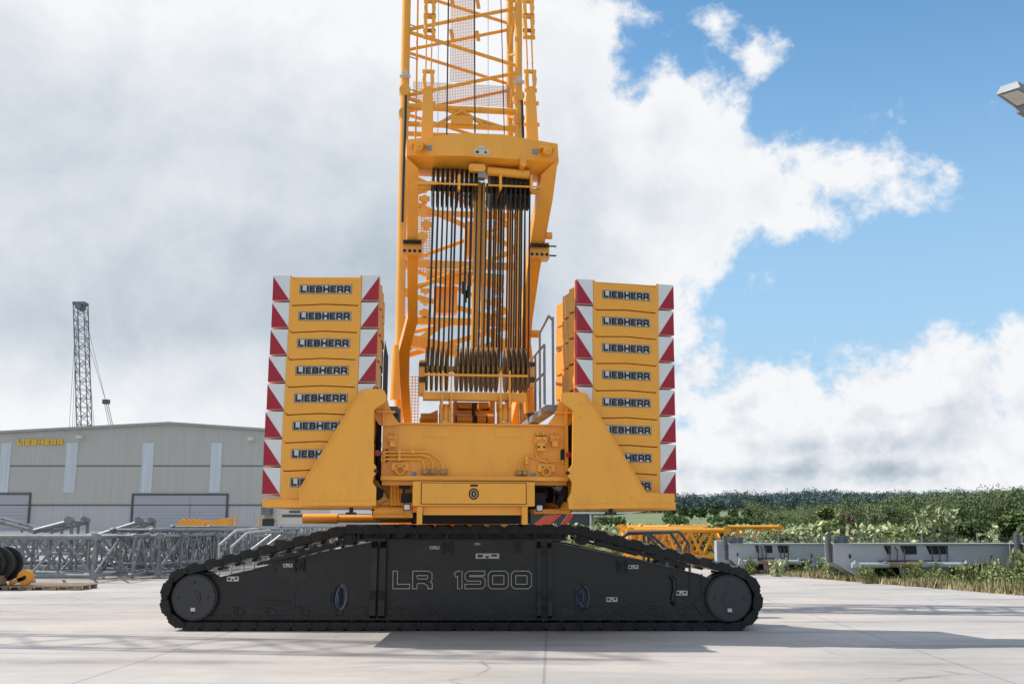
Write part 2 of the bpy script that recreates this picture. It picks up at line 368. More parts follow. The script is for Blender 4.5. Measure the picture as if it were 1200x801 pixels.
e = cr.color_ramp.elements; e[0].position = 0; e[0].color = (.93, .94, .96, 1); e[1].position = 1; e[1].color = (.34, .43, .50, 1)
x = cr.color_ramp.elements.new(.22); x.color = (.80, .83, .87, 1)
x = cr.color_ramp.elements.new(.5); x.color = (.63, .69, .76, 1)
SK = .085
skm = nd('ShaderNodeMix', data_type='RGBA', blend_type='MULTIPLY'); skm.inputs['Factor'].default_value = 1; l.new(sky.outputs[0], skm.inputs['A']); skm.inputs['B'].default_value = (1.60, 2.18, 2.22, 1)
cs = nd('ShaderNodeMix', data_type='RGBA', blend_type='MULTIPLY'); cs.inputs['Factor'].default_value = 1; l.new(cr.outputs[0], cs.inputs['A']); cs.inputs['B'].default_value = (1/SK,)*3+(1,)
hz_ = nd('ShaderNodeMapRange', interpolation_type='SMOOTHSTEP'); l.new(el, hz_.inputs['Value'])
for k_, v_ in zip(('From Min', 'From Max', 'To Min', 'To Max'), (R(3), R(30), .9, 0)): hz_.inputs[k_].default_value = v_
pale = nd('ShaderNodeMix', data_type='RGBA'); l.new(hz_.outputs[0], pale.inputs['Factor']); l.new(skm.outputs['Result'], pale.inputs['A']); pale.inputs['B'].default_value = (.42/SK, .63/SK, .84/SK, 1)
mx = nd('ShaderNodeMix', data_type='RGBA'); l.new(alpha, mx.inputs['Factor']); l.new(pale.outputs['Result'], mx.inputs['A']); l.new(cs.outputs['Result'], mx.inputs['B'])
bg = nd('ShaderNodeBackground'); l.new(mx.outputs['Result'], bg.inputs[0]); bg.inputs['Strength'].default_value = SK
w.cycles.sampling_method = 'MANUAL'; w.cycles.sample_map_resolution = 256
ow = nd('ShaderNodeOutputWorld'); l.new(bg.outputs[0], ow.inputs[0])
sd = bpy.data.lights.new('sun', 'SUN'); sd.energy = 4.4; sd.angle = R(.5); sd.color = (1, .955, .88)
so = bpy.data.objects.new('sun', sd); COL.objects.link(so)
sv = Vector((math.sin(SUN_AZ)*math.cos(SUN_EL), math.cos(SUN_AZ)*math.cos(SUN_EL), math.sin(SUN_EL)))
so.rotation_euler = sv.to_track_quat('Z', 'Y').to_euler(); so.location = (-20, 5, 30)
# ================================================================== GROUND
def quad_sheet(name, pts, z, m, kind='structure', label=None):
    b = MB(); b.add([(p[0], p[1], z) for p in pts], [tuple(range(len(pts)))]); o = b.build(name, m); tag(o, label, None, None, kind); return o
M['soil'] = mat('rough_grassland', (.12, .135, .055), .9, var=.35, scale=.08, dirt=(.22, .19, .10), dscale=.05, damt=.7)
# concrete
def concrete():
    m = bpy.data.materials.new('yard_concrete'); n, l = nodes(m); b = n['Principled BSDF']; b.inputs['Roughness'].default_value = .85; b.inputs['Specular IOR Level'].default_value = .3
    tc = n.new('ShaderNodeTexCoord'); P = tc.outputs['Object']
    def nz(sc, det=6, st=(1,1,1), ro=.6, di=0):
        mp = n.new('ShaderNodeMapping'); mp.inputs['Scale'].default_value = st; l.new(P, mp.inputs['Vector'])
        z = n.new('ShaderNodeTexNoise'); z.inputs['Scale'].default_value = sc; z.inputs['Detail'].default_value = det; z.inputs['Roughness'].default_value = ro; z.inputs['Distortion'].default_value = di
        l.new(mp.outputs[0], z.inputs['Vector']); return z.outputs['Fac']
    def rng(v, a, b_, c, d, sm=False):
        r = n.new('ShaderNodeMapRange'); 
        if sm: r.interpolation_type = 'SMOOTHSTEP'
        for k, x in zip(('From Min','From Max','To Min','To Max'), (a,b_,c,d)): r.inputs[k].default_value = x
        l.new(v, r.inputs['Value']); return r.outputs[0]
    def mth(op, a, b_=None):
        o = n.new('ShaderNodeMath'); o.operation = op
        for i, x in enumerate((a, b_)):
            if x is None: continue
            if isinstance(x, (int, float)): o.inputs[i].default_value = x
            else: l.new(x, o.inputs[i])
        return o.outputs[0]
    v = rng(nz(.35, 8, (.35, 1, 1), .6, .6), .3, .7, .74, 1.12)
    v = mth('MULTIPLY', v, rng(nz(1.2, 8, (.3, 1.6, 1), .65), .3, .7, .90, 1.07))
    v = mth('MULTIPLY', v, rng(nz(2.6, 6, (1, 1, 1), .7), .3, .75, 1.05, .93))
    v = mth('MULTIPLY', v, rng(nz(60, 3), .3, .7, .93, 1.06))
    # sweeping tyre marks along x
    w = n.new('ShaderNodeTexWave'); w.wave_type = 'BANDS'; w.bands_direction = 'Y'; w.inputs['Scale'].default_value = .16; w.inputs['Distortion'].default_value = 6; w.inputs['Detail'].default_value = 3; w.inputs['Detail Scale'].default_value = .25
    mp = n.new('ShaderNodeMapping'); mp.inputs['Scale'].default_value = (.12, 1, 1); mp.inputs['Rotation'].default_value = (0, 0, .06); l.new(P, mp.inputs['Vector']); l.new(mp.outputs[0], w.inputs['Vector'])
    v = mth('MULTIPLY', v, mth('SUBTRACT', 1, mth('MULTIPLY', rng(w.outputs['Fac'], .86, 1, 0, .22, True), rng(nz(.5, 5), .4, .62, 0, 1, True))))
    # stains
    v = mth('MULTIPLY', v, rng(nz(.9, 7, (.6, 1, 1), .75, .8), .60, .74, 1, .70, True))
    sp = n.new('ShaderNodeSeparateXYZ'); mp2 = n.new('ShaderNodeMapping'); mp2.inputs['Rotation'].default_value = (0, 0, R(2.2)); l.new(P, mp2.inputs['Vector'])
    wob = n.new('ShaderNodeVectorMath'); wob.operation = 'ADD'; l.new(mp2.outputs[0], wob.inputs[0]); 
    cx = n.new('ShaderNodeCombineXYZ'); l.new(rng(nz(3, 3), 0, 1, -.012, .012), cx.inputs[0]); l.new(cx.outputs[0], wob.inputs[1]); l.new(wob.outputs[0], sp.inputs[0])
    for ax, off, per, wd, dk in (('X', .1, 5.0, .008, .72), ('Y', 1.2, 5.0, .010, .78)):
        q = mth('PINGPONG', mth('ADD', sp.outputs[ax], off), per/2)
        v = mth('MULTIPLY', v, rng(q, wd, wd+.02, dk, 1, True))
    # fine cracks
    vo = n.new('ShaderNodeTexVoronoi'); vo.feature = 'DISTANCE_TO_EDGE'; vo.inputs['Scale'].default_value = .22; l.new(P, vo.inputs['Vector'])
    mpv = n.new('ShaderNodeVectorMath'); mpv.operation = 'ADD'; l.new(P, mpv.inputs[0]); nv = n.new('ShaderNodeTexNoise'); nv.inputs['Scale'].default_value = .8; nv.inputs['Detail'].default_value = 6; l.new(P, nv.inputs['Vector']); l.new(nv.outputs['Color'], mpv.inputs[1]); l.new(mpv.outputs[0], vo.inputs['Vector'])
    v = mth('MULTIPLY', v, mth('SUBTRACT', 1, mth('MULTIPLY', rng(vo.outputs['Distance'], 0, .008, .45, 0), rng(nz(.3, 4), .5, .6, 0, 1))))
    mx = n.new('ShaderNodeMix'); mx.data_type = 'RGBA'; mx.blend_type = 'MULTIPLY'; mx.inputs['Factor'].default_value = 1; l.new(v, mx.inputs['A'])
    cr = n.new('ShaderNodeMix'); cr.data_type = 'RGBA'; cr.inputs['A'].default_value = (.545, .485, .435, 1); cr.inputs['B'].default_value = (.475, .445, .415, 1); l.new(rng(nz(.25, 5), .4, .6, 0, 1), cr.inputs['Factor'])
    l.new(cr.outputs['Result'], mx.inputs['B']); l.new(mx.outputs['Result'], b.inputs['Base Color'])
    bp = n.new('ShaderNodeBump'); bp.inputs['Strength'].default_value = .25; bp.inputs['Distance'].default_value = .01; l.new(nz(40, 4), bp.inputs['Height']); l.new(bp.outputs[0], b.inputs['Normal'])
    return m
M['concrete'] = concrete()
quad_sheet('ground', [(-3500, -600), (3500, -600), (3500, 3400), (-3500, 3400)], -.004, M['soil'])
A_ = G(885, 671); B_ = G(1200, 697)
dA = (B_-A_).normalized()
far = A_-dA*30
yard = [(-80, -25), (B_.x+9.2, -25), (B_.x+8.8, B_.y-24), (B_.x+3.6, B_.y-10), (B_.x, B_.y), ((A_.x*.5+B_.x*.5)-.2, (A_.y+B_.y)/2), (A_.x, A_.y), (6.4, 46), (6, 62), (8, 130), (-80, 130)]
quad_sheet('yard_floor', yard, 0, M['concrete'])

# ================================================================== CRANE
crane = empty('crawler_crane', (X0, Y0, 0), 0, 'yellow crawler crane seen from behind, lattice boom raised over black tracks lettered LR 1500', 'crane')
def spart(mb, name, m, label=None):           # part of the slewed superstructure
    os_ = split_build(mb, name, m, crane)
    for o in os_: o.rotation_euler = (0, 0, YAW)
    if label: os_[0]['label'] = label
    return os_[0]
def toC(p): return Vector((p[0]-X0, p[1]-Y0, p[2]))

# ---------------- crawler (root-local coordinates, unrotated)
YN = 17.0                                      # near edge of the shoes
def C(px, py, Y=YN): return toC(W(px, py, Y))
YF = 17.2 - Y0                                 # frame face
def CF(px, py): p = C(px, py, 17.2); return (p.x, p.z)
poly = [CF(*p) for p in ((240,725),(212,712),(228,690),(250,677),(290,668),(336,656),(375,647),(435,634.5),(437,632),(452,632),(630,632),(648,634.5),(700,645),(750,656),(819,672),(850,686),(868,712),(842,725))]
fr = MB(); fr.prism_y(poly, YF, YF+.75)
# top box with windows
for a, b in (((418,622.5),(664,625)), ((418,631),(664,633.5))):
    p, q = CF(*a), CF(*b); fr.box(p[0], q[0], YF+.05, YF+.11, q[1], p[1])
for i in range(8):
    px = 418+i*34.8; p, q = CF(px, 623), CF(px+2.4, 633); fr.box(p[0], q[0], YF+.051, YF+.109, q[1], p[1])
fr.box(CF(430,0)[0], CF(655,0)[0], YF+.28, YF+.7, CF(500,634)[1], CF(500,622)[1])
# slope guide rails
for a, b in (((392,637),(345,650)), ((345,650),(300,661)), ((700,636),(757,650)), ((757,650),(810,664))):
    p, q = CF(*a), CF(*b); fr.bar((p[0], YF+.1, p[1]), (q[0], YF+.1, q[1]), .08, .05)
    fr.bar((p[0], YF+.6, p[1]), (q[0], YF+.6, q[1]), .08, .05)
# raised lip along the outline and weld seams
for a, b_ in zip(poly[:-1], poly[1:]):
    if a[1] < .35 and b_[1] < .35: continue
    fr.bar((a[0], YF-.018, a[1]-.012), (b_[0], YF-.018, b_[1]-.012), .034, .02)
for px in (300, 560, 780):
    p, q = CF(px, 650 if px == 560 else 664 if px == 780 else 668), CF(px+.5, 712); 
p, q = CF(262, 709.6), CF(826, 710.4); fr.box(p[0], q[0], YF-.006, YF-.0015, q[1], p[1])
# lower ledge, flange strip
p, q = CF(238, 721), CF(845, 726); fr.box(p[0], q[0], YF-.03, YF-.002, q[1], p[1])
near = fr.build('crawler', M['frame_grey'], crane)
def sub(mb, name, m, par=near, label=None):
    o = split_build(mb, name, m, par)[0]
    if label: o['label'] = label
    return o
# ribs (pairs)
for px in (438.5, 449, 631.5, 644):
    b = MB(); p, q = CF(px-2.6, 633), CF(px+2.6, 724.5)
    prof = [(YF-.001, p[1]), (YF-.10, p[1]-.12), (YF-.10, q[1]+.45), (YF-.16, q[1]+.3), (YF-.16, q[1]+.06), (YF-.001, q[1])]
    b.prism_x(prof, p[0], q[0]); sub(b, 'rib', M['frame_grey'])
for px in (443.7, 637.7):
    b = MB(); p, q = CF(px-9, 630.5), CF(px+9, 634); b.box(p[0], q[0], YF-.11, YF+.04, q[1], p[1]); sub(b, 'bracket_cap', M['frame_grey'])
    for k, py in enumerate((640, 648, 700, 712)):
        c = CF(px, py); b = MB(); b.tube((c[0], YF-.03, c[1]), (c[0], YF-.001, c[1]), .035, 10); sub(b, 'pin', M['shoe'])
# roller bosses
rb = 0
for px in (345, 540, 757):
    b = MB(); p, q = CF(px, 655 if px != 540 else 636), CF(px+.7, 709); b.box(p[0], q[0], YF-.006, YF-.0012, q[1], p[1]); sub(b, 'weld_seam', M['frame_grey'])
for px in (274, 311, 350, 390, 425, 467, 499, 540, 582, 618, 662, 695, 733, 771, 806):
    c = CF(px, 716.5); b = MB()
    b.tube((c[0], YF-.05, c[1]), (c[0], YF-.001, c[1]), .075, 14); b.tube((c[0], YF-.075, c[1]), (c[0], YF-.05, c[1]), .035, 8)
    b.prism_y([(c[0]-.17, c[1]-.02), (c[0]-.1, c[1]-.05), (c[0]+.1, c[1]-.05), (c[0]+.17, c[1]-.02), (c[0]+.17, c[1]+.02), (c[0]+.08, c[1]+.06), (c[0]-.08, c[1]+.06), (c[0]-.17, c[1]+.02)], YF-.03, YF-.001)
    sub(b, 'roller_boss', M['frame_grey'])
# sprocket covers
def cover(px, py):
    c = C(px, py, 17.1); b = MB(); y = 17.1-Y0
    b.tube((c.x, y, c.z), (c.x, y+.6, c.z), .37, 40); b.tube((c.x, y-.03, c.z), (c.x, y-.0005, c.z), .345, 40)
    b.tube((c.x, y-.05, c.z), (c.x, y-.0305, c.z), .115, 24); b.tube((c.x, y-.06, c.z), (c.x, y-.0505, c.z), .07, 18)
    o = sub(b, 'sprocket_cover', M['cover_grey'])
    for k in range(28):
        t = 2*PI*k/28; b2 = (c.x+math.cos(t)*.357, c.z+math.sin(t)*.357)
        o_ = b2
        bb.tube((b2[0], y-.012, b2[1]), (b2[0], y-.0003, b2[1]), .009, 6)
    for t in (0, PI/2, PI, -PI/2):
        bb.tube((c.x+math.cos(t)*.24, y-.042, c.z+math.sin(t)*.24), (c.x+math.cos(t)*.24, y-.0303, c.z+math.sin(t)*.24), .022, 8)
    s = MB(); s.box(c.x-.035, c.x+.035, y-.034, y-.0302, c.z-.215, c.z-.16); sub(s, 'label_plate', M['plate_white'])
    rr = MB(); rr.tube((c.x, y+.14, c.z), (c.x, y+.5, c.z), .405, 40); sub(rr, 'drive_wheel', M['shoe'])
    return c
bb = MB(); c1 = cover(227.4, 699.5); c2 = cover(854.3, 700.3); sub(bb, 'bolt_head', M['frame_grey'])
# track path
Ra = .465
T1 = C(404, 618.5); T2 = C(676, 618.5); zb = .105
def arc(c, a0, a1, r, n=24): return [Vector((c.x+math.cos(a0+(a1-a0)*k/n)*r, c.z+math.sin(a0+(a1-a0)*k/n)*r)) for k in range(n+1)]
z1 = c1.z
def tang(c, T, sgn):
    d = Vector((T.x-c.x, T.z-c.z)); L_ = d.length; base = math.atan2(d.y, d.x); return base+sgn*math.acos(Ra/L_)
a1 = tang(c1, T1, +1); a2 = tang(c2, T2, -1)
pathp = arc(c1, -PI/2, -PI/2-((-PI/2)-a1+0) if False else a1-2*PI if a1 > -PI/2 else a1, Ra, 30)
pts = arc(c1, -PI/2, a1-2*PI, Ra, 30)+[Vector((T1.x, T1.z)), Vector((T2.x, T2.z))]+arc(c2, a2, -PI/2, Ra, 30)
seg = [(pts[i], pts[(i+1) % len(pts)]) for i in range(len(pts))]; tot = sum((b-a).length for a, b in seg)
NS = round(tot/.292); pitch = tot/NS
def at_s(s):
    s %= tot
    for a, b in seg:
        d = (b-a).length
        if s <= d: return a+(b-a)*(s/d if d else 0)
        s -= d
    return seg[0][0]
hp = pitch/2
def shoe_mb():
    b = MB(); g = .012
    P = [(-hp+.006, .0), (-hp+.010, .026), (-hp+.045, .032), (-hp+.062, .060), (hp-.070, .060), (hp-.052, .032), (hp-.012, .026), (hp-.008, .0), (hp-.05, -.085), (-hp+.03, -.085)]
    b.prism_y(P, 0, 1.2)
    b.tube((hp-.004, -.022, -.045), (hp-.004, .3, -.045), .047, 12)
    b.box(-hp*.3, hp*.3, .45, .6, -.14, -.093); b.box(-hp*.3, hp*.3, .66, .8, -.14, -.093)
    b.box(-.02, .02, -.006, .0, -.03, .02)
    return b
proto = shoe_mb().build('track_shoe', M['shoe'], near)
for i in range(NS):
    o = proto if i == 0 else proto.copy()
    if i: COL.objects.link(o)
    o.parent = near
    p = at_s(i*pitch); q = at_s(i*pitch+hp*.6); r_ = at_s(i*pitch-hp*.6); d = (q-r_).normalized()
    # path runs clockwise seen from camera (left end up and over): outward normal is to the left of travel
    o.location = (p.x, YN-Y0, p.y); o.rotation_euler = (0, -math.atan2(d.y, d.x), 0)
# carrier rollers
for px, py in ((409, 629), (683, 629), (470, 620), (610, 620)):
    c = CF(px, py); b = MB(); b.tube((c[0], YF+.03, c[1]-.02), (c[0], YF+.7, c[1]-.02), .11, 18); b.tube((c[0], YF+.0, c[1]-.02), (c[0], YF+.03, c[1]-.02), .06, 12); sub(b, 'carrier_roller', M['shoe'])
# lettering
p, q = CF(458.5, 689.5), CF(624.5, 668.3)
main, out = text_mb('LR 1500', p[0]+.03, p[1]+.01, q[0]-p[0]-.06, q[1]-p[1]-.02, YF-.001, t=.22, outline=.012, gap=.22, depth=.006)
sub(out, 'lettering', M['letter_white'], label='white outline of the LR 1500 lettering'); sub(main, 'lettering', M['letter_dark'], label='black fill of the LR 1500 lettering')
# label plates
for x0, y0, x1, y1 in ((266,675,280,680.5), (332,660,343,664), (503.5,639.5,515,643), (557.5,648,585,654), (736,661.5,748,666), (710.5,699,723.5,704.5), (792,691.5,805.5,697), (556,635.8,563,638)):
    p, q = CF(x0, y1), CF(x1, y0); b = MB(); b.box(p[0], q[0], YF-.008, YF-.001, p[1], q[1]); o = sub(b, 'label_plate', M['plate_white'])
    b = MB(); h = q[1]-p[1]; ww = q[0]-p[0]
    b.box(p[0]+ww*.08, p[0]+ww*.3, YF-.010, YF-.0081, p[1]+h*.25, p[1]+h*.75); b.box(p[0]+ww*.42, p[0]+ww*.56, YF-.010, YF-.0081, p[1]+h*.1, p[1]+h*.5); b.box(p[0]+ww*.66, p[0]+ww*.9, YF-.010, YF-.0081, p[1]+h*.4, p[1]+h*.8)
    b.build('printed_symbol', M['black_ink'], near)
# clamps / latches / bars
def clamp(px, py, s=1):
    c = CF(px, py); b = MB(); b.box(c[0]-.09*s, c[0]+.09*s, YF-.05, YF-.001, c[1]+.01, c[1]+.05); b.box(c[0]-.08*s, c[0]-.05*s, YF-.07, YF-.002, c[1]-.1, c[1]+.09); b.box(c[0]+.05*s, c[0]+.08*s, YF-.07, YF-.002, c[1]-.1, c[1]+.09)
    b.tube((c[0], YF-.08, c[1]-.02), (c[0], YF-.001, c[1]-.02), .045, 12); sub(b, 'clamp', M['shoe'])
clamp(351, 661); clamp(524, 641); clamp(729, 663); clamp(607, 641, .6)
for a, b_ in (((300,703.5),(340,706)), ((739,705),(779,707.5)), ((801,700),(829,702)), ((704,697),(728,698.5)), ((570,664),(573,667)), ((320,666),(323,669))):
    p, q = CF(a[0], b_[1]), CF(b_[0], a[1]); b = MB(); b.box(p[0], q[0], YF-.04, YF-.001, p[1], q[1]); sub(b, 'latch_bar', M['frame_grey'])
b = MB(); p = CF(788, 675); q = CF(789, 708); b.path([(p[0]-.03, YF-.03, p[1]), (p[0]+.02, YF-.05, p[1]-.05), (p[0]+.02, YF-.05, (p[1]+q[1])/2), (q[0]-.02, YF-.05, q[1]+.06), (q[0]+.02, YF-.03, q[1])], .035, 8); sub(b, 'brace', M['frame_grey'])
b = MB()
for px in (808, 822): p = CF(px, 672); q = CF(px, 700); b.box(p[0]-.012, p[0]+.012, YF-.03, YF-.001, q[1], p[1])
p = CF(812, 706); q = CF(826, 722); b.bar((p[0], YF-.02, p[1]), (q[0], YF-.02, q[1]), .03, .03); sub(b, 'brace', M['frame_grey'])
# hanging cable bundles
def bundle(px, py, s):
    random.seed(int(px))
    for k, m in ((0, 'blue'), (1, 'hose'), (2, 'galv')):
        b = MB()
        for j in range(3):
            c = CF(px+random.uniform(-3, 3)+k, py); h = random.uniform(.12, .2); ww = random.uniform(.05, .09); ps = []
            for t in range(13):
                a = 2*PI*t/12; ps.append((c[0]+math.sin(a)*ww+.02*k*s, YF-.03-.012*j-.03*(1-math.cos(a))*.5, c[1]+math.cos(a)*h-.02*j))
            b.path(ps, .010 if m != 'galv' else .005, 6)
        sub(b, 'cable_bundle', M[m])
bundle(395, 697, 1); bundle(683, 697, -1)
# far crawler
farc = near.copy(); COL.objects.link(farc); farc.parent = crane; farc.location = (0, 7.3, 0)
for k in children(near):
    if k.name.startswith(('track_shoe', 'sprocket', 'drive', 'carrier')):
        c = k.copy(); COL.objects.link(c); c.parent = farc
# ---------------- carbody between crawlers
b = MB()
b.box(-1.7, 1.7, -3.0, 3.2, .75, 1.25); b.box(-1.6, -.8, -3.55, 3.9, .8, 1.2); b.box(.8, 1.6, -3.55, 3.9, .8, 1.2)
b.tube((0, 0, 1.25), (0, 0, 2.0), 1.5, 40)
b.build('carbody', M['yellow'], crane)
b = MB(); zt = 1.82
b.tube((-2.45, -3.2, 1.775), (1.0, -3.2, 1.775), .065, 14); b.tube((-2.45, -3.2, 1.775), (-1.85, -3.2, 1.775), .085, 14); b.build('support_cylinder', M['yellow'], crane)
b = MB(); b.tube((-1.3, -2.9, 1.80), (-.4, -2.9, 1.80), .09, 14); b.build('support_cylinder', M['yellow'], crane)

# ---------------- superstructure rear body
VB = -5.6
def PB(px, py, v=VB): q = L(px, py, v); return (q.x, q.z)
a0, a1_ = PB(447.5, 560), PB(664, 499.5)
b = MB(); b.cbox(a0[0], a1_[0], VB, VB+4.2, a0[1], a1_[1], .015)
deck = spart(b, 'rear_body', M['yellow'])
def dsub(mb, name, m, par=None, label=None):
    o = split_build(mb, name, m, par or deck)[0]
    if label: o['label'] = label
    return o
# deck platform behind
b = MB(); b.box(-1.75, 1.75, VB+4.22, 3.6, 2.0, 2.9); b.box(-2.6, 2.6, -1.0, 3.2, 2.05, 2.3); spart(b, 'slewing_platform', M['yellow'])
# flanges
b = MB(); p, q = PB(447, 562.5), PB(664.5, 559); b.box(p[0], q[0], VB-.14, VB-.003, p[1], q[1])
p, q = PB(447, 500), PB(664.5, 497.5); b.box(p[0], q[0], VB-.05, VB+.1, a1_[1]+.002, q[1])
for px in (448, 662.5): p, q = PB(px-1.2, 560), PB(px+1.2, 478); b.box(p[0], q[0], VB-.13, VB-.0035, p[1], q[1])
dsub(b, 'flange', M['yellow'])
# seams: slightly raised panels
b = MB()
for x0, x1 in ((497, 528), (581, 611)):
    p, q = PB(x0, 512), PB(x1, 501); b.cbox(p[0], q[0], VB-.012, VB-.001, p[1], q[1], .03)
dsub(b, 'reinforcing_plate', M['yellow'])
# gussets beside (upper brackets)
for s in (-1, 1):
    b = MB()
    if s < 0: pp = [(439, 479), (452.5, 461), (456, 475), (462, 488), (469, 497.5), (449, 499), (444, 497), (439, 489)]
    else: pp = [(672, 485), (659, 461), (656, 470), (650, 486), (641, 498), (662, 499.5), (668, 498), (672, 489)]
    b.prism_y([PB(x, y, VB-.06) for x, y in pp], VB-.06, VB-.02)
    if s < 0: p, q = PB(441, 483.5, VB-.09), PB(463, 481.5, VB-.09)
    else: p, q = PB(650, 484.5, VB-.09), PB(671, 482.5, VB-.09)
    b.box(p[0], q[0], VB-.14, VB-.061, p[1], q[1])
    px = 448.5 if s < 0 else 661
    p, q = PB(px, 499, VB-.09), PB(px+2.2, 482, VB-.09); b.box(p[0], q[0], VB-.139, VB-.0611, p[1], q[1])
    dsub(b, 'gusset', M['yellow'])
# pipes, left group and right
def pipe(pts, r=.017, v=VB-.06):
    b = MB(); P = [L(x, y, v) for x, y in pts]; b.path(P, r, 8)
    for p in (P[0], P[-1]): b.tube(p+Vector((0, -.01, -.02)), p+Vector((0, .055, .02)), r*1.7, 6)
    return b
for k, ps in enumerate(([(450,529),(500,529),(508,532),(515,538),(519,544),(520,552)], [(450,533),(496,533),(503,535.5),(507,541),(508,552)], [(450,537.6),(490,537.6),(495,539),(497,543),(497.5,552)])):
    dsub(pipe(ps), 'hydraulic_pipe', M['yellow'])
for ps in ([(628,526),(628,532),(631,538),(638,540.5),(660,540)], [(617,545),(617,534),(640,540)], [(608,553),(610,540),(617,538)]):
    dsub(pipe(ps, .013), 'hydraulic_pipe', M['yellow'])
b = MB()
for x, y in ((468,529),(468,533.3),(468,537.6),(484,529),(617,537),(617,541)):
    p = L(x, y, VB-.06); b.box(p.x-.022, p.x+.022, VB-.10, VB-.003, p.z-.03, p.z+.03)
dsub(b, 'pipe_clamp', M['yellow'])
# couplings
for x, y in ((497.5, 552.5), (507.5, 552.5), (520, 552.5), (608, 554), (614, 554)):
    p = L(x, y, VB); b = MB(); b.box(p.x-.055, p.x+.055, VB-.09, VB-.003, p.z-.03, p.z+.035); b.tube((p.x, VB-.12, p.z), (p.x, VB-.09, p.z), .03, 10); dsub(b, 'coupling', M['sheave_y'])
for x, y in ((485, 555), (625, 556.5)):
    p = L(x, y, VB); b = MB(); b.box(p.x-.038, p.x+.038, VB-.008, VB-.001, p.z-.035, p.z+.035); dsub(b, 'label_plate', M['galv'])
# tow eyes
for x, y in ((468.8, 551), (639.5, 552.5)):
    p = L(x, y, VB); b = MB()
    n_ = 20
    for k in range(n_):
        t0, t1 = 2*PI*k/n_, 2*PI*(k+1)/n_; b.tube((p.x+math.cos(t0)*.062, VB-.08, p.z+math.sin(t0)*.062), (p.x+math.cos(t1)*.062, VB-.08, p.z+math.sin(t1)*.062), .018, 8)
    b.box(p.x-.13, p.x-.07, VB-.07, VB-.003, p.z, p.z+.09); b.box(p.x+.07, p.x+.13, VB-.07, VB-.003, p.z, p.z+.09); b.box(p.x-.12, p.x+.12, VB-.055, VB-.0035, p.z+.075, p.z+.115)
    dsub(b, 'towing_eye', M['yellow'])
# valve blocks
for x, y, s in ((633, 518, 1), (649, 516, .7), (460, 516, .7)):
    p = L(x, y, VB); b = MB()
    b.box(p.x-.1*s, p.x+.1*s, VB-.08, VB-.003, p.z-.02, p.z+.1*s); b.box(p.x-.06*s, p.x+.06*s, VB-.13, VB-.004, p.z-.14*s, p.z-.021)
    for dx in (-.05, .05): b.tube((p.x+dx*s, VB-.15, p.z+.05*s), (p.x+dx*s, VB-.08, p.z+.05*s), .028*s, 10); b.tube((p.x+dx*s, VB-.05, p.z+.1*s), (p.x+dx*s, VB-.05, p.z+.15*s), .022*s, 8)
    dsub(b, 'valve_block', M['yellow'])
    if s == 1:
        b = MB()
        for dx in (-.04, .04): b.tube((p.x+dx, VB-.137, p.z-.08), (p.x+dx, VB-.131, p.z-.08), .018, 8)
        b.box(p.x-.09, p.x+.09, VB-.083, VB-.0805, p.z+.085, p.z+.098); dsub(b, 'valve_port', M['dark'])
for x in (450.5, 657): p, q = PB(x, 541, VB-.02), PB(x+5, 526, VB-.02); b = MB(); b.cbox(p[0], q[0], VB-.03, VB-.002, p[1], q[1], .02); dsub(b, 'hose_opening_shade', M['dark'])  # dark plates stand in for the shade inside the openings
for x, y in ((442.5, 530.5), (667, 532.5)):
    p = L(x, y, VB-.25); b = MB(); b.tube((p.x, VB-.25, p.z), (p.x, VB-.2, p.z), .045, 12); b.tube((p.x, VB-.2, p.z), (p.x, VB-.0, p.z), .02, 8); dsub(b, 'marker_lamp', M['lamp_red'])
# dark blocks painted as recess shade behind side gaps, hoses in front
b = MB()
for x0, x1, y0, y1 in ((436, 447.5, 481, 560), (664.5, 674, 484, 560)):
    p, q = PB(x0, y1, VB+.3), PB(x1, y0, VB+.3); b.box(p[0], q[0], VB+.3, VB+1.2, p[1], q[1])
spart(b, 'recess_shade', M['dark'])
random.seed(3)
b = MB()
for x0, x1 in ((438, 446), (665.5, 671.5)):
    for k in range(6):
        x = random.uniform(x0, x1); ps = [L(x+random.uniform(-1.5, 1.5), y, VB+.2) for y in (488, 505, 520, 535, 548, 558)]; b.path(ps, .016, 6)
spart(b, 'hose', M['hose'])
# below the body: struts, machinery in both side bays
b = MB()
for x0, x1, y0, y1, v0, v1 in ((447.5, 484, 562.8, 568, VB+.02, VB+.6), (626.5, 664, 562.8, 568, VB+.02, VB+.6), (447, 458, 568, 600, VB+.6, VB+.9), (474, 483, 568, 603, VB+.3, VB+.5),
                               (437, 484, 598, 606, VB+.5, VB+3), (626.5, 668, 596, 601.5, VB+.5, VB+3), (450, 480, 576, 582, VB+.7, VB+.9)):
    p, q = PB(x0, y1, v0), PB(x1, y0, v0); b.box(p[0], q[0], v0, v1, p[1], q[1]-.003)
for xs in ((436, 566, 448, 590), (443, 600, 463, 588)):
    p = L(xs[0], xs[1], VB+.5); q = L(xs[2], xs[3], VB+.5); b.bar(p, q, .1, .2)
for x in (459, 463, 467, 471): b.path([L(x, 568, VB+.35), L(x-.5, 580, VB+.35), L(x+1, 592, VB+.35)], .03, 8)
q = L(462, 597, VB+.5); b.tube((q.x-.3, VB+.45, q.z), (q.x+.15, VB+.45, q.z), .07, 12)
spart(b, 'underframe', M['yellow'])
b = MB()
p, q = PB(436, 604, VB+1.3), PB(484, 563, VB+1.3); b.box(p[0], q[0], VB+1.3, VB+3, p[1], q[1]); p, q = PB(626, 600, VB+1.3), PB(670, 563, VB+1.3); b.box(p[0], q[0], VB+1.3, VB+3, p[1], q[1])
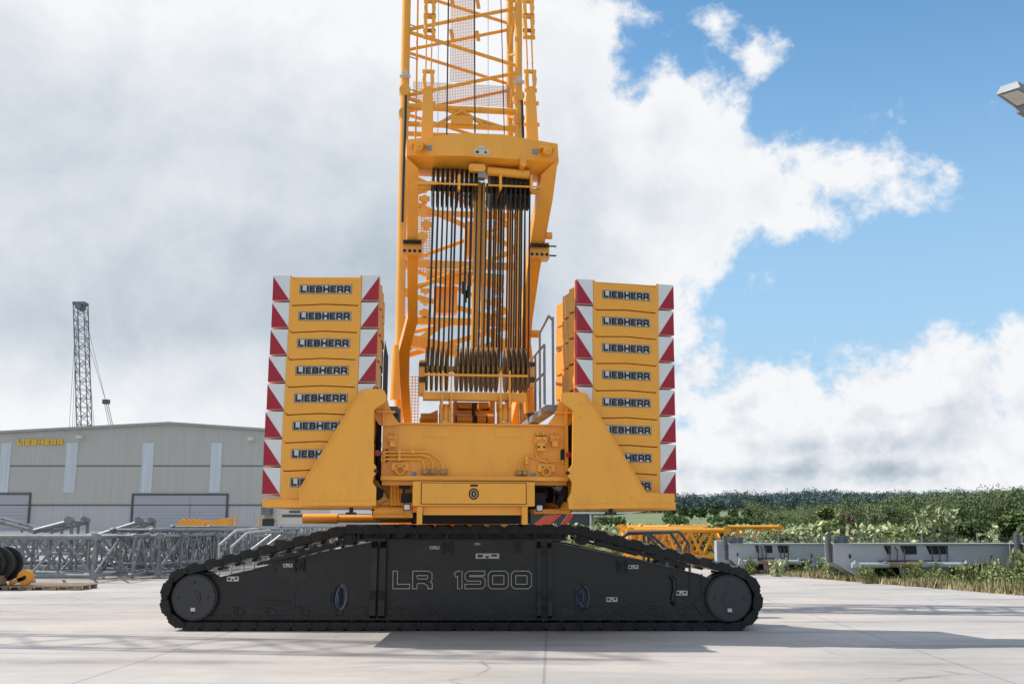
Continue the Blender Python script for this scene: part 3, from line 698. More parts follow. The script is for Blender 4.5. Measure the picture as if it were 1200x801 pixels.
for x, y, s in ((474, 567, .08), (477, 583, .09), (631, 584, .11), (630, 566, .07)):
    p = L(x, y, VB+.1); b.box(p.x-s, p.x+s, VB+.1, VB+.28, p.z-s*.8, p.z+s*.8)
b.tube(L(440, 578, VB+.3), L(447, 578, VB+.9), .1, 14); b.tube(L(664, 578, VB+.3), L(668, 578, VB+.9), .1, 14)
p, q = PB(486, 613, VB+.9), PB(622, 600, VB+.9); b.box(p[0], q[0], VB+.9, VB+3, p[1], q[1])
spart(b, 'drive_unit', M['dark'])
b = MB(); random.seed(5)
for k in range(9):
    x = random.uniform(634, 664); y0 = random.uniform(566, 572)
    b.path([L(x, y0, VB+.3), L(x+random.uniform(-3, 4), 580, VB+.25), L(x+random.uniform(-6, 8), 588, VB+.3), L(x+random.uniform(-8, 10), 594, VB+.45)], .022, 8)
spart(b, 'hose', M['hose'])
b = MB(); b.tube(L(650, 567, VB+.2), L(656, 571, VB+.25), .07, 14); spart(b, 'filter_canister', M['galv'])
for x, y in ((476.7, 594), (631.5, 595)):
    p = L(x, y, VB+.05); b = MB(); b.cbox(p.x-.055, p.x+.055, VB-.02, VB+.05, p.z-.05, p.z+.05, .015); o = spart(b, 'work_lamp', M['hose'])
    b = MB(); b.cbox(p.x-.042, p.x+.042, VB-.028, VB-.021, p.z-.038, p.z+.038, .01); b.build('lamp_glass', M['lamp_white'], o)
# tool box
VT = -5.85
p, q = PB(483.5, 592.5, VT), PB(626.5, 563.5, VT)
b = MB(); b.cbox(p[0], q[0], VT, VB+.3, p[1], q[1]-.01, .008); tb = spart(b, 'toolbox', M['yellow'])
b = MB(); p2, q2 = PB(496, 603, VT+.1), PB(613, 593, VT+.1); b.box(p2[0], q2[0], VT+.1, VT+.3, p2[1], q2[1]-.005)
for x0, x1 in ((488.4, 495), (611.8, 618.3)): p2, q2 = PB(x0, 614, VT+.02), PB(x1, 592.8, VT+.02); b.box(p2[0], q2[0], VT+.02, VT+.14, p2[1], q2[1]-.006)
b.build('support_leg', M['yellow'], tb)
b = MB(); p2, q2 = PB(493, 590.5, VT), PB(617, 565.5, VT); b.box(p2[0], q2[0], VT-.003, VT-.0005, p2[1], q2[1]); b.build('drawer_gap_shade', M['dark'], tb)  # dark sheet painted as the shade in the gap around the drawer
b = MB(); p2, q2 = PB(494, 589.7, VT), PB(616, 566.3, VT); b.cbox(p2[0], q2[0], VT-.02, VT-.0031, p2[1], q2[1], .006); b.build('drawer', M['yellow'], tb)
b = MB(); p2, q2 = PB(551, 569.7, VT-.02), PB(560, 567.3, VT-.02); b.box(p2[0], q2[0], VT-.023, VT-.0203, p2[1], q2[1])
c = L(555.2, 578.3, VT-.02)
def ell(b, cx, cz, rx, rz, y0, y1, n=24): b.prism_y([(cx+math.cos(2*PI*k/n)*rx, cz+math.sin(2*PI*k/n)*rz) for k in range(n)], y0, y1)
ell(b, c.x, c.z, .074, .085, VT-.026, VT-.0204); b.build('emblem', M['dark'], tb)
b = MB(); ell(b, c.x, c.z, .055, .066, VT-.028, VT-.0262); b.build('emblem', M['sheave_y'], tb)
b = MB(); ell(b, c.x, c.z, .034, .046, VT-.031, VT-.0282); b.build('emblem', M['dark'], tb)
b = MB(); b.box(c.x-.006, c.x+.008, VT-.033, VT-.0312, c.z-.02, c.z+.02); b.build('emblem', M['plate_white'], tb)

# ---------------- side plates
VS = -6.08
def plate(pts, s):
    b = MB(); P = [PB(x, y, VS) for x, y in pts]; b.prism_y(P, VS, VS+.07); return b
o = spart(plate([(350.5,592),(350.5,573),(354,567),(421,458.5),(424.5,456),(446,455.3),(450.5,457.5),(452,461),(452.5,470),(439,479),(438,484),(438,542),(441,547),(441.5,553),(438,558),(436.5,565),(441,571),(440.5,592)], -1), 'side_plate', M['yellow'])
o = spart(plate([(790.5,594.5),(667,596),(665.5,584),(669.5,577),(671,566),(667,558),(666.5,550),(671,544),(671.8,484),(671,480),(657,470),(657.5,462),(661,459.3),(683,459.3),(687,461),(690.5,466),(757,577),(790.5,578)], 1), 'side_plate', M['yellow'])
# round hole and bolts
for x, y in ((440.5, 550.5), (668, 553)):
    p = L(x, y, VS-.2); b = MB(); b.tube((p.x, VS-.01, p.z), (p.x, VS+.0, p.z), .03, 12); spart(b, 'pin', M['dark'])
# base trays that carry the slabs
AL, AR = R(-7), R(8)
liU = L(436, 580, -6.0); riU = L(675.5, 583, -6.0)
def slabframe(side):
    if side < 0:
        p1 = Vector((liU.x, liU.y)); q = Lang(306.5, 580, liU.x, liU.y, AL); wdt = (Vector((q.x, q.y))-p1).length
        org = Vector((q.x, q.y)); ang = AL; top = Lang(321, 322, liU.x, liU.y, AL).z; bot = q.z
    else:
        p1 = Vector((riU.x, riU.y)); q = Lang(793, 582, riU.x, riU.y, AR); wdt = (Vector((q.x, q.y))-p1).length
        org = p1; ang = AR; top = Lang(675, 326, riU.x, riU.y, AR).z; bot = Lang(675, 583, riU.x, riU.y, AR).z
    return org, ang, wdt, bot, top
for s in (-1, 1):
    org, ang, wdt, bot, top = slabframe(s)
    b = MB(); b.box(.01, wdt-.01, .02, 2.4, -.17, -.052); b.box(.03, wdt-.03, .05, 2.3, -.053, -.04)
    o = b.build('counterweight_tray', M['yellow'], crane)
    lp = Vector((org.x, org.y, bot)); o.location = Matrix.Rotation(YAW, 3, 'Z') @ lp; o.rotation_euler = (0, 0, YAW+ang)
    b = MB(); px, py = (411.5, 600) if s < 0 else (715.5, 600)
    p = L(px, py, -5.9); b.tube((p.x, -5.9, p.z), (p.x, -5.9, p.z+.12), .03, 8); b.box(p.x-.075, p.x+.075, -5.97, -5.83, p.z-.03, p.z+.002); spart(b, 'support_foot', M['hose'])
# ---------------- the slabs: every one a thing
def make_slab(side):
    org, ang, wdt, bot, top = slabframe(side); H = (top-bot)/8
    root = empty('counterweight_slab')
    pw = .265; g = .018
    def inner_side(y):                       # x of inner edge vs depth (right stack: low x side)
        return math.tan(R(9))*y
    # footprint
    out_x = 0; 
    seq = [(.0, 0), (.10, 0), (.16, .07), (.30, .09), (.42, .06), (.62, .0), (.80, .05), (.95, .02), (1.15, -.02), (1.4, .05), (1.6, .03), (1.85, -.02), (2.0, .04)]
    if side > 0: inner = [(inner_side(y)+d, y+.06) for y, d in seq]; outer = [(wdt, .06), (wdt+.02, 2.06)]; foot = inner+outer[::-1]
    else: inner = [(wdt-d*.5-.10*y+.02*(y > .3), y+.06) for y, d in seq]; outer = [(0, .06), (-.1, 2.06)]; foot = inner+outer[::-1]
    b = MB(); b.prism_z(foot, g, H-g*1.2); body = b.build('slab_body', M['yellow_slab'], root)
    # front casting profile (centre block dips below its ends)
    d = .055
    P = [(pw-.0, -.004), (pw+.05, -d), (wdt/2, -d+.022), (wdt-pw-.05, -d), (wdt-pw, -.004), (wdt-pw, H+.001), (wdt-pw-.02, H-.02), (wdt-pw-.05, H-d-g), (wdt/2, H-d+.022-g), (pw+.05, H-d-g), (pw+.02, H-.02), (pw, H+.001)]
    b = MB(); b.prism_y(P, -.015, .058)
    b.box(.004, pw-.004, 0, .058, g, H-g); b.box(wdt-pw+.004, wdt-.004, 0, .058, g, H-g)
    b.build('front_casting', M['yellow_slab'], root)
    for k in (0, 1):
        x0 = .003 if k == 0 else wdt-pw+.004; x1 = x0+pw-.007
        b = MB(); b.box(x0, x1, -.006, -.0005, g*.7, H-g*.7); w_ = b.build('warning_panel', M['white'], root)
        b = MB(); z0, z1 = g, H-g
        b.prism_y([(x0+.001, z1-.01), (x0+.001, z0), (x1-.002, z0)] if k == 0 else [(x1-.001, z1-.01), (x1-.001, z0), (x0+.002, z0)], -.009, -.0062)
        b.build('red_triangle', M['red'], w_)
    if side > 0: # bent white/red return of the panel on the inner side
        b = MB(); b.box(-.004, -.0005, -.003, .07, g, H-g); b.build('panel_return', M['red'], root)
    # name plate
    cx = wdt/2; cz = H*.45; pwid = .80*(wdt/1.63); ph = .136
    b = MB(); b.box(cx-pwid/2, cx+pwid/2, -.020, -.0155, cz-ph/2, cz+ph/2); npl = b.build('name_plate', M['darkgrey'], root)
    b = MB(); b.box(cx-pwid/2+.009, cx+pwid/2-.009, -.023, -.0202, cz-ph/2+.009, cz+ph/2-.009); b.build('plate_face', M['plate_white'], npl)
    main, _ = text_mb('LIEBHERR', cx-pwid/2+.019, cz-ph/2+.0155, pwid-.038, ph-.031, -.0232, t=.29, gap=.16, depth=.003)
    main.build('lettering', M['black_ink'], npl)
    return root, org, ang, H, bot
ORD = ['topmost', 'second from the top', 'third from the top', 'fourth from the top', 'fourth from the bottom', 'third from the bottom', 'second from the bottom', 'lowest']
for s in (-1, 1):
    root, org, ang, H, bot = make_slab(s)
    for k in range(8):
        o = root if k == 0 else copy_tree(root)
        jt = RNG.uniform(-.006, .006)
        lp = Vector((org.x+jt+.0055*k, org.y+RNG.uniform(-.004, .004), bot+k*H)); p = Matrix.Rotation(YAW, 3, 'Z') @ lp + Vector((X0, Y0, 0))
        o.location = p; o.rotation_euler = (0, 0, YAW+ang+R(RNG.uniform(-.15, .15)))
        tag(o, f"yellow counterweight slab with red and white ends, {ORD[7-k]} in the {'left' if s < 0 else 'right'} stack", 'counterweight', 'counterweight slabs stacked on the crane')

for s in (-1, 1):
    b = MB()
    if s < 0: pts = ((358, 586), (436, 586)); lip = ((352, 573), (423, 457.5))
    else: pts = ((672, 589.5), (786, 588.5)); lip = ((687, 462), (756, 576))
    A1, B1 = L(*pts[0], VS), L(*pts[1], VS); b.bar((A1.x, VS-.004, A1.z), (B1.x, VS-.004, B1.z), .006, .012); spart(b, 'weld_seam', M['yellow'])
    A1, B1 = L(*lip[0], VS), L(*lip[1], VS); b = MB(); b.bar((A1.x, VS-.006, A1.z), (B1.x, VS-.006, B1.z), .010, .02); spart(b, 'edge_strip', M['yellow'])
    for px, py in (((362, 580), (380, 580), (398, 580), (430, 470), (430, 486)) if s < 0 else ((690, 583), (712, 583), (740, 583), (680, 472), (680, 488))):
        p = L(px, py, VS); b = MB(); b.tube((p.x, VS-.014, p.z), (p.x, VS-.0005, p.z), .017, 6); spart(b, 'bolt_head', M['yellow'])
# ---------------- A-frame (gantry), leaning back
VH, ZH, VFt, ZFt = -5.0, 7.5, -1.5, 2.6
def AP(px, py): return LS(px, py, VH, ZH, VFt, ZFt)
# legs: traced front outlines, thick box sections
def outline_prism(ptsO, ptsI, depth):       # two edges (outer, inner) lists of px → box section
    b = MB(); nrm = Vector((0, ZH-ZFt, VFt-VH)).normalized()*depth  # perpendicular to leaning plane
    nrm = Vector((0, abs(nrm.y), abs(nrm.z)))
    O = [AP(*p) for p in ptsO]; I = [AP(*p) for p in ptsI]
    vs = []
    for o, i in zip(O, I): vs += [o, i, i+nrm, o+nrm]
    fs = []
    for k in range(len(O)-1):
        a, c = 4*k, 4*(k+1)
        fs += [(a, a+1, c+1, c), (a+1, a+2, c+2, c+1), (a+2, a+3, c+3, c+2), (a+3, a, c, c+3)]
    fs += [(3, 2, 1, 0), (4*len(O)-4, 4*len(O)-3, 4*len(O)-2, 4*len(O)-1)]
    b.add(vs, fs); return b
legL = outline_prism([(476.5,184),(477,260),(477.3,320),(478,372),(473,392),(467.5,412),(469,450),(473.5,500)],
                     [(490.5,198),(490.2,260),(489.7,320),(489.5,378),(484,395),(480,413),(479.5,450),(482.5,500)], .34)
ga = spart(legL, 'gantry_leg', M['yellow'])
legR = outline_prism([(654,186),(648,232),(640,276),(632,320),(624,375),(622,400),(625.5,430),(624.5,450),(616,500)],
                     [(634.5,205),(629.5,240),(623,276),(617.5,320),(612,375),(611,400),(613,430),(610,452),(598,500)], .34)
spart(legR, 'gantry_leg', M['yellow'])
# leg joints with pin clusters
for cx, cy, s in ((483, 290, 1), (631.5, 294, -1)):
    for dy in (-5.5, 5.5):
        b = MB(); p = AP(cx, cy+dy); b.box(p.x-.15, p.x+.15, p.y-.06, p.y-.0, p.z-.02, p.z+.03)
        for k in range(4): b.tube((p.x-.13+k*.085, p.y-.1, p.z), (p.x-.13+k*.085, p.y-.06, p.z), .028, 8)
        if s < 0: b.tube((p.x+.14, p.y-.03, p.z), (p.x+.3, p.y-.03, p.z), .014, 8)
        spart(b, 'bolted_joint', M['shoe'])
    b = MB(); p = AP(cx, cy); b.box(p.x-.175, p.x+.175, p.y-.045, p.y+.2, p.z-.14, p.z+.14); spart(b, 'leg_collar', M['yellow'])
b = MB(); p = AP(625, 391); b.tube((p.x-.05, p.y, p.z), (p.x+.12, p.y, p.z), .07, 14); p = AP(640, 276); b.tube((p.x, p.y, p.z), (p.x+.1, p.y, p.z), .06, 12); spart(b, 'pin_boss', M['yellow'])
# head beam
VHf = -5.25
def HB(px, py, v=VHf): q = L(px, py, v); return q
top = [(476,163.8),(543.5,155.8),(588,157.5),(653.5,168.5)]; bot = [(477,182.3),(543.5,182.6),(589.5,185.6),(654.8,189.3)]
dv = [.22, 0, 0, .20]
vs = []; b = MB()
T = [L(p[0], p[1], VHf+d) for p, d in zip(top, dv)]; Bt = [L(p[0], p[1], VHf+d) for p, d in zip(bot, dv)]
UB = [L(px, py, VHf+.5) for px, py in ((481, 198), (543.5, 201), (589.5, 204), (649, 207))]
for t, q, u in zip(T, Bt, UB):
    vs += [t, q, u, Vector((u.x, VHf+.95, u.z+.04)), Vector((t.x, VHf+.95, t.z))]
fs = []
for k in range(3):
    a, c = 5*k, 5*(k+1); fs += [(a+i, a+(i+1) % 5, c+(i+1) % 5, c+i) for i in range(5)]
fs += [(4, 3, 2, 1, 0), (15, 16, 17, 18, 19)]; b.add(vs, fs)
head = spart(b, 'head_beam', M['yellow'])
def hsub(mb, name, m): return split_build(mb, name, m, head)[0]
for x, y in ((490.5, 173), (641, 177.8)):
    p = L(x, y, VHf+.08); b = MB(); b.tube((p.x, VHf-.02, p.z), (p.x, VHf+.2, p.z), .075, 18); b.tube((p.x, VHf-.045, p.z), (p.x, VHf-.0205, p.z), .03, 10); b.box(p.x-.12, p.x+.12, VHf-.0, VHf+.19, p.z+.035, p.z+.065); hsub(b, 'pin_boss', M['yellow'])
for x0, x1, y0, y1, m, d in ((500,506.5,167.5,172.5,'galv', .15), (624.5,631.5,172.5,177.5,'galv', .13), (555.5,573,175.6,180.8,'plate_white', 0), (561,567.5,171,174,'plate_white', 0)):
    p, q = L(x0, y1, VHf), L(x1, y0, VHf); b = MB(); b.box(p.x, q.x, VHf-.006+d-.03*(d > 0), VHf+d-.0005, p.z, q.z); hsub(b, 'label_plate', M[m])
p = L(559, 178.3, VHf); q = L(569, 178.3, VHf); b = MB(); b.box(p.x-.02, p.x+.03, VHf-.009, VHf-.0065, p.z-.02, p.z+.02); b.prism_y([(q.x-.03, q.z-.02), (q.x+.03, q.z-.02), (q.x, q.z+.025)], VHf-.009, VHf-.0065); hsub(b, 'printed_symbol', M['black_ink'])
# lugs & cylinder below head
b = MB(); p, q = L(549.5, 200, VHf+.05), L(569, 192.5, VHf+.05); b.cbox(p.x, q.x, VHf+.05, VHf+.15, p.z, q.z, .03)
p = L(552.5, 196.3, VHf+.05); b.tube((p.x, VHf+.02, p.z), (p.x, VHf+.0495, p.z), .025, 10)
p = L(612.5, 194, VHf+.1); b.tube((p.x-.0, VHf, p.z), (p.x, VHf+.25, p.z), .055, 14); b.tube(L(571, 200.5, VHf+.2), L(620, 205, VHf+.2), .075, 14); b.box(p.x-.05, p.x+.05, VHf+.03, VHf+.2, p.z-.0, p.z+.12)
hsub(b, 'tensioning_cylinder', M['yellow'])
b = MB(); p = L(564.5, 205, VHf+.1); b.box(p.x-.06, p.x+.06, VHf+.08, VHf+.25, p.z-.05, p.z+.06); hsub(b, 'sensor_box', M['galv'])
# sheaves
def sheave_mb(r, hub=.06):
    b = MB(); n_ = 28; prof = [(-.015, r-.05), (-.015, r), (-.012, r), (-.006, r-.02), (.006, r-.02), (.012, r), (.015, r), (.015, r-.05)]
    for (x0, r0), (x1, r1) in zip(prof[:-1], prof[1:]):
        vs = [(x, rr*math.cos(2*PI*k/n_), rr*math.sin(2*PI*k/n_)) for x, rr in ((x0, r0), (x1, r1)) for k in range(n_)]
        b.add(vs, [(k, n_+k, n_+(k+1) % n_, (k+1) % n_) for k in range(n_)], True)
    b.tube((-.012, 0, 0), (.012, 0, 0), r-.05, n_); b.tube((-.035, 0, 0), (.035, 0, 0), hub, 12); return b
hr, lr = .33, .36
vt_, vb_ = -4.72, -5.12
ct = L(560, 222, vt_); cb = L(557, 433, vb_)
xt0, xt1 = L(507.5, 213, vt_).x, L(618, 216, vt_).x
xb0, xb1 = L(500, 433, vb_).x, L(615.5, 433, vb_).x
NR = 21
skip = (10, 11)
ps = sheave_mb(hr).build('sheave', M['sheave'], head); first = True
for k in range(NR):
    if k in skip: continue
    o = ps if first else ps.copy()
    if not first: COL.objects.link(o)
    o.parent = head; first = False
    o.location = (xt0+(xt1-xt0)*k/(NR-1), vt_, ct.z)
b = MB(); b.tube((xt0-.25, vt_, ct.z), (xt1+.25, vt_, ct.z), .05, 12)
b.bar(L(487, 214, vt_-.42), L(513, 214.5, vt_-.42), .03, .05); b.tube(L(486, 214, vt_-.42), L(560, 216.5, vt_-.42), .017, 8); b.tube(L(572, 217, vt_-.42), L(638, 219.5, vt_-.42), .017, 8)
for x in (540, 587, 622): b.box(L(x, 0, vt_-.42).x-.02, L(x, 0, vt_-.42).x+.02, vt_-.44, vt_+.2, L(x, 222, vt_-.42).z, L(x, 205, vt_-.42).z)
hsub(b, 'sheave_guard', M['yellow'])
# lower sheave block
b = MB(); yl = L(503, 464, vb_-.3)
p, q = L(496, 467.5, vb_-.25), L(616, 460.5, vb_-.25); b.box(p.x, q.x, vb_-.25, vb_-.05, p.z, q.z)
b.tube((xb0-.12, vb_, cb.z), (xb1+.1, vb_, cb.z), .05, 12)
b.tube(L(497, 438.5, vb_-.42), L(618.5, 440.5, vb_-.42), .02, 8)
for x in (518.5, 529, 587, 597.5):
    p, q = L(x-1, 478, vb_-.44), L(x+1, 434, vb_-.44); b.box(p.x, q.x, vb_-.44, vb_-.40, p.z, q.z)
    q2 = L(x, 464, vb_-.44); b.box(p.x, q.x, vb_-.399, vb_+.1, p.z, q2.z)
p, q = L(494.5, 462, vb_), L(499, 424, vb_); b.box(p.x-.05, q.x-.02, vb_-.2, vb_+.25, p.z, q.z); p, q = L(619, 455, vb_), L(624, 426, vb_); b.box(p.x, q.x, vb_-.2, vb_+.25, p.z, q.z)
p, q = L(495, 415, vb_+.3), L(622, 406, vb_+.3); 
lower = spart(b, 'sheave_block', M['yellow'])
p2s = sheave_mb(lr).build('sheave', M['sheave_y'], lower); first = True
for k in range(NR):
    if k in (5, 15): continue
    o = p2s if first else p2s.copy()
    if not first: COL.objects.link(o)
    o.parent = lower; first = False
    o.location = (xb0+(xb1-xb0)*k/(NR-1), vb_, cb.z)
b = MB(); 
for x in (495.5, 622.5):
    p = L(x, 427, vb_-.2); b.box(p.x-.06, p.x+.06, vb_-.225, vb_-.202, p.z-.03, p.z+.03)
    p = L(x, 444, vb_-.2); b.box(p.x-.06, p.x+.06, vb_-.225, vb_-.202, p.z-.05, p.z+.03)
b.build('bolted_joint', M['sheave'], lower)
# lugs on the deck carrying the block + winch hardware behind
b = MB()
for x in (522.5, 592):
    p, q = L(x-7, 498, VB+.25), L(x+7, 472, VB+.25)
    b.box(p.x, p.x+.045, VB+.2, VB+.6, p.z, q.z); b.box(q.x-.045, q.x, VB+.2, VB+.6, p.z, q.z)
    c = L(x, 481, VB+.2); b.tube((c.x, VB+.2, c.z-.16), (c.x, VB+.2, c.z+.1), .045, 12)
    b.prism_y([PB(x-8, 499, VB+.15), PB(x+8, 499, VB+.15), PB(x+5.5, 494, VB+.15), PB(x-5.5, 494, VB+.15)], VB+.13, VB+.5)
spart(b, 'lifting_lug', M['yellow'])
b = MB()
for x0, x1, y0, y1, v, r_ in ((537, 553, 471, 478, -4.6, 0), (561, 572, 471, 478, -4.6, 0), (531, 577, 481, 486, -4.55, 0), (574, 580, 470, 497, -4.5, 0), (531, 536, 470, 497, -4.5, 0)):
    p, q = PB(x0, y1, v), PB(x1, y0, v); b.cbox(p[0], q[0], v, v+.3, p[1], q[1], .01)
for x0, x1, y, r_ in ((535, 553, 491, .085), (559, 569, 491, .085), (571, 578, 491, .085), (493, 513, 489, .07)):
    b.tube(L(x0, y, -4.7), L(x1, y, -4.7), r_, 14)
b.prism_y([PB(492, 499, -4.2), PB(513, 499, -4.2), PB(513, 480, -4.2), PB(492, 489, -4.2)], -4.2, -4.0)
spart(b, 'winch_frame', M['yellow'])
b = MB(); b.box(PB(536, 0, -4.3)[0], PB(577, 0, -4.3)[0], -4.28, -4.1, PB(550, 499, -4.3)[1], PB(550, 471, -4.3)[1])
for x in (535.5, 570.5): b.tube(L(x, 487, -4.72), L(x, 495, -4.72), .02, 8)
b.tube(L(555, 478, -4.75), L(555, 494, -4.75), .03, 8); spart(b, 'winch_drum', M['sheave'])
# ropes
RN = 0
for k in range(NR):
    if k in (5, 15): ks = (k-.35,)
    else: ks = (k,)
    for side_ in (-1, 1):
        if k in skip and side_ > 0: continue
        kk = ks[0]
        xt = xt0+(xt1-xt0)*(kk+(.0 if side_ < 0 else .38))/(NR-1); xb = xb0+(xb1-xb0)*(kk+(.0 if side_ < 0 else .5))/(NR-1)
        if xt > xt1+.03: xt = xt1
        zt = ct.z-.05; 
        b = MB(); b.tube((xt, vt_+side_*(hr-.02), ct.z), (xb, vb_+side_*(lr-.02), cb.z), .0142, 8)
        spart(b, 'hoist_rope', M['rope']); RN += 1
# centre column: telescoping pole
b = MB(); b.tube(L(555.5, 410, -4.9), L(557.5, 330, -4.9), .055, 14); b.tube(L(557.5, 330, -4.9), L(560, 214, -4.85), .062, 16); b.tube(L(565, 414, -4.86), L(567, 214, -4.85), .03, 10); spart(b, 'telescopic_strut', M['yellow'])
b = MB(); p = L(549, 342, -4.8)
for dx, dy in ((0, 0), (-4, 5), (-6, -5), (1, -14)): q = L(549+dx, 342+dy, -4.95); b.tube((q.x, q.y, q.z-.1), (q.x, q.y, q.z+.1), .03, 8)
spart(b, 'rope_socket', M['hose'])

# ---------------- boom (vertical lattice behind)
VN, VF_ = 1.1, 2.75; UH = 1.31
zc_top = 30.0
def chord(u, v, r, z0=2.7): 
    b = MB(); b.tube((u, v, z0), (u, v, zc_top), r, 14); return b
cen = L(541.5, 100, VN).x
ZB = 3.0
boom = spart(MB().tube((cen-UH, VN, ZB), (cen-UH, VN, zc_top), .10, 18), 'boom', M['yellow'])
def bsub(mb, name, m): return split_build(mb, name, m, boom)[0]
for u, v in ((UH, VN), (-UH, VF_), (UH, VF_)): bsub(MB().tube((cen+u, v, ZB), (cen+u, v, zc_top), .088, 16), 'chord', M['yellow'])
# inner ladder-like rails
bsub(MB().tube((cen-UH+.27, VN+.35, 8.2), (cen-UH+.27, VN+.35, zc_top), .022, 8), 'cable_rail', M['yellow'])
b = MB(); z = 8.4
while z < 26: b.tube((cen-UH+.02, VN+.2, z), (cen-UH+.3, VN+.36, z), .014, 6); z += .8
bsub(b, 'cable_clip', M['galv'])
BAY = 1.62
def zig(u0, u1, v, zl, rad, zmin=8.9, zmax=zc_top, axis='u', v2=None):
    b = MB(); k0 = int((zmin-zl)/BAY)-1; z = zl+BAY*k0
    while z < zmax:
        for a, c in ((z, z+BAY/2-.06), (z+BAY/2+.06, z+BAY)):
            pa, pb = (u0, u1) if a == z else (u1, u0)
            if axis == 'u': A = Vector((cen+pa, v, a+.03)); Bv = Vector((cen+pb, v, c))
            else: A = Vector((cen+v, pa, a+.03)); Bv = Vector((cen+v, pb, c))
            if A.z > zmin and Bv.z < zmax: b.tube(A, Bv, rad, 8)
        z += BAY
    return b
bsub(zig(-UH, UH, VN, 12.91-BAY/2*0, .046, 9.3), 'bracing', M['yellow'])
bsub(zig(-UH, UH, VF_, 13.2, .042, 9.0), 'bracing', M['yellow'])
bsub(zig(VN, VF_, -UH, 12.9, .04, 9.0, axis='v'), 'bracing', M['yellow'])
bsub(zig(VN, VF_, UH, 12.5, .04, 9.0, axis='v'), 'bracing', M['yellow'])
# walkway mesh in the middle (far face) and cross platform
pA, pB = L(528, 0, VF_+.1), L(557, 0, VF_+.1)
b = MB(); z0 = L(540, 97, VF_+.1).z
b.add([(pA.x, VF_+.1, z0), (pB.x, VF_+.1, z0), (pB.x, VF_+.1, zc_top), (pA.x, VF_+.1, zc_top)], [(0, 1, 2, 3)]); bsub(b, 'walkway_mesh', M['mesh'])
z1, z0 = L(540, 98, VF_-.1).z, L(540, 123, VF_-.1).z; b = MB(); x0, x1 = L(484, 110, VF_-.1).x, L(597, 110, VF_-.1).x
b.add([(x0, VF_-.1, z0), (x1, VF_-.1, z0), (x1, VF_-.1, z1), (x0, VF_-.1, z1)], [(0, 1, 2, 3)]); bsub(b, 'walkway_mesh', M['mesh'])
b = MB(); z = z0+.9
while z < 26:
    for u in (-.28, .32):
        b.bar((cen+u+.05, VN-.06, z), (cen+u-.0, VN-.12, z+.22), .05, .09)
    z += BAY/2
bsub(b, 'walkway_bracket', M['yellow'])
# joint between foot section and first boom section
zj = L(540, 128, VN).z
b = MB(); b.tube((cen-UH, VN, zj), (cen+UH, VN, zj), .075, 12); b.tube((cen-UH, VF_, zj), (cen+UH, VF_, zj), .06, 10); zl2 = L(540, 148, VN).z
b.tube((cen-UH, VN, zl2), (cen+UH, VN, zl2), .06, 12)
b.tube((cen, VN-.04, zj-.05), (cen-.55, VN-.04, zl2), .045, 8); b.tube((cen, VN-.04, zj-.05), (cen+.55, VN-.04, zl2), .045, 8); b.box(cen-.25, cen+.25, VN-.1, VN+.1, zl2+.02, zl2+.22)
for s in (-1, 1):
    for zz in (zj-.2, zj+.35): b.tube((cen+s*UH-.0, VN-.14, zz), (cen+s*UH, VN+.14, zz), .13, 14)
bsub(b, 'joint_frame', M['yellow'])
b = MB()
for s in (-1, 1):
    zz = L(540, 92, VN).z; b.tube((cen+s*UH, VN-.16, zz), (cen+s*UH, VN+.16, zz), .07, 14); b.tube((cen+s*UH-.12, VN-.1, zz-.06), (cen+s*UH+.12, VN-.1, zz-.06), .04, 10)
bsub(b, 'joint_pin', M['plate_white'])
# foot section bracing below the joint (heavier, plated)
b = MB()
zf = [L(540, y, VN).z for y in (175, 235, 290, 345, 378, 420)]
for k, (za, zb_) in enumerate(zip(zf[:-1], zf[1:])):
    s = 1 if k % 2 else -1
    b.tube((cen-s*UH, VN, za), (cen+s*UH, VN, zb_), .06, 10)
for k, (za, zb_) in enumerate(zip(zf[:-1], zf[1:])):
    s = -1 if k % 2 else 1
    b.tube((cen-s*UH, VF_, za), (cen+s*UH, VF_, zb_), .05, 10)
zz = L(540, 377, VN).z; b.tube((cen-UH, VN, zz), (cen+UH, VN, zz), .085, 14)
za = L(540, 308, VN).z; b.bar((cen-UH, VN+.2, za), (cen+UH, VN+.2, za), .1, .16)
za = L(540, 245, VN).z; b.bar((cen-UH, VN+.4, za), (cen+UH, VN+.4, za), .1, .12)
# inverted V stays to the foot
zv = L(540, 380, VN).z; zq = L(540, 418, VN).z
b.bar((cen-.35, VN-.25, zv), (cen-1.25, VN-.4, zq), .12, .14); b.bar((cen+.35, VN-.25, zv), (cen+1.25, VN-.4, zq), .12, .14)
bsub(b, 'bracing', M['yellow'])
b = MB(); random.seed(11)
for y in (218, 232, 246, 262, 276, 340, 352, 366):
    for s in (-1, 1):
        p = L(541+s*(44+random.uniform(-3, 2)), y, VN-.1); b.tube((p.x, p.y, p.z), (p.x, p.y+.3, p.z), random.uniform(.05, .1), 12); b.box(p.x-.12, p.x+.12, p.y+.02, p.y+.12, p.z-.04, p.z+.05)
bsub(b, 'pin_boss', M['yellow'])
b = MB(); 
for y0, y1 in ((345, 378), (220, 235)):
    p, q = L(500, y1, VN+.4), L(590, y0, VN+.4); 
for x0, x1, y0, y1, v in ((490, 506, 250, 320, VN+.3), (565, 590, 245, 300, VN+.5), (568, 590, 330, 362, VN+.4), (479, 492, 440, 495, VN-1.5)):
    p, q = L(x0, y1, v), L(x1, y0, v); b.add([(p.x, v, p.z), (q.x, v, p.z), (q.x, v, q.z), (p.x, v, q.z)], [(0, 1, 2, 3)])
bsub(b, 'guard_mesh', M['mesh2'])
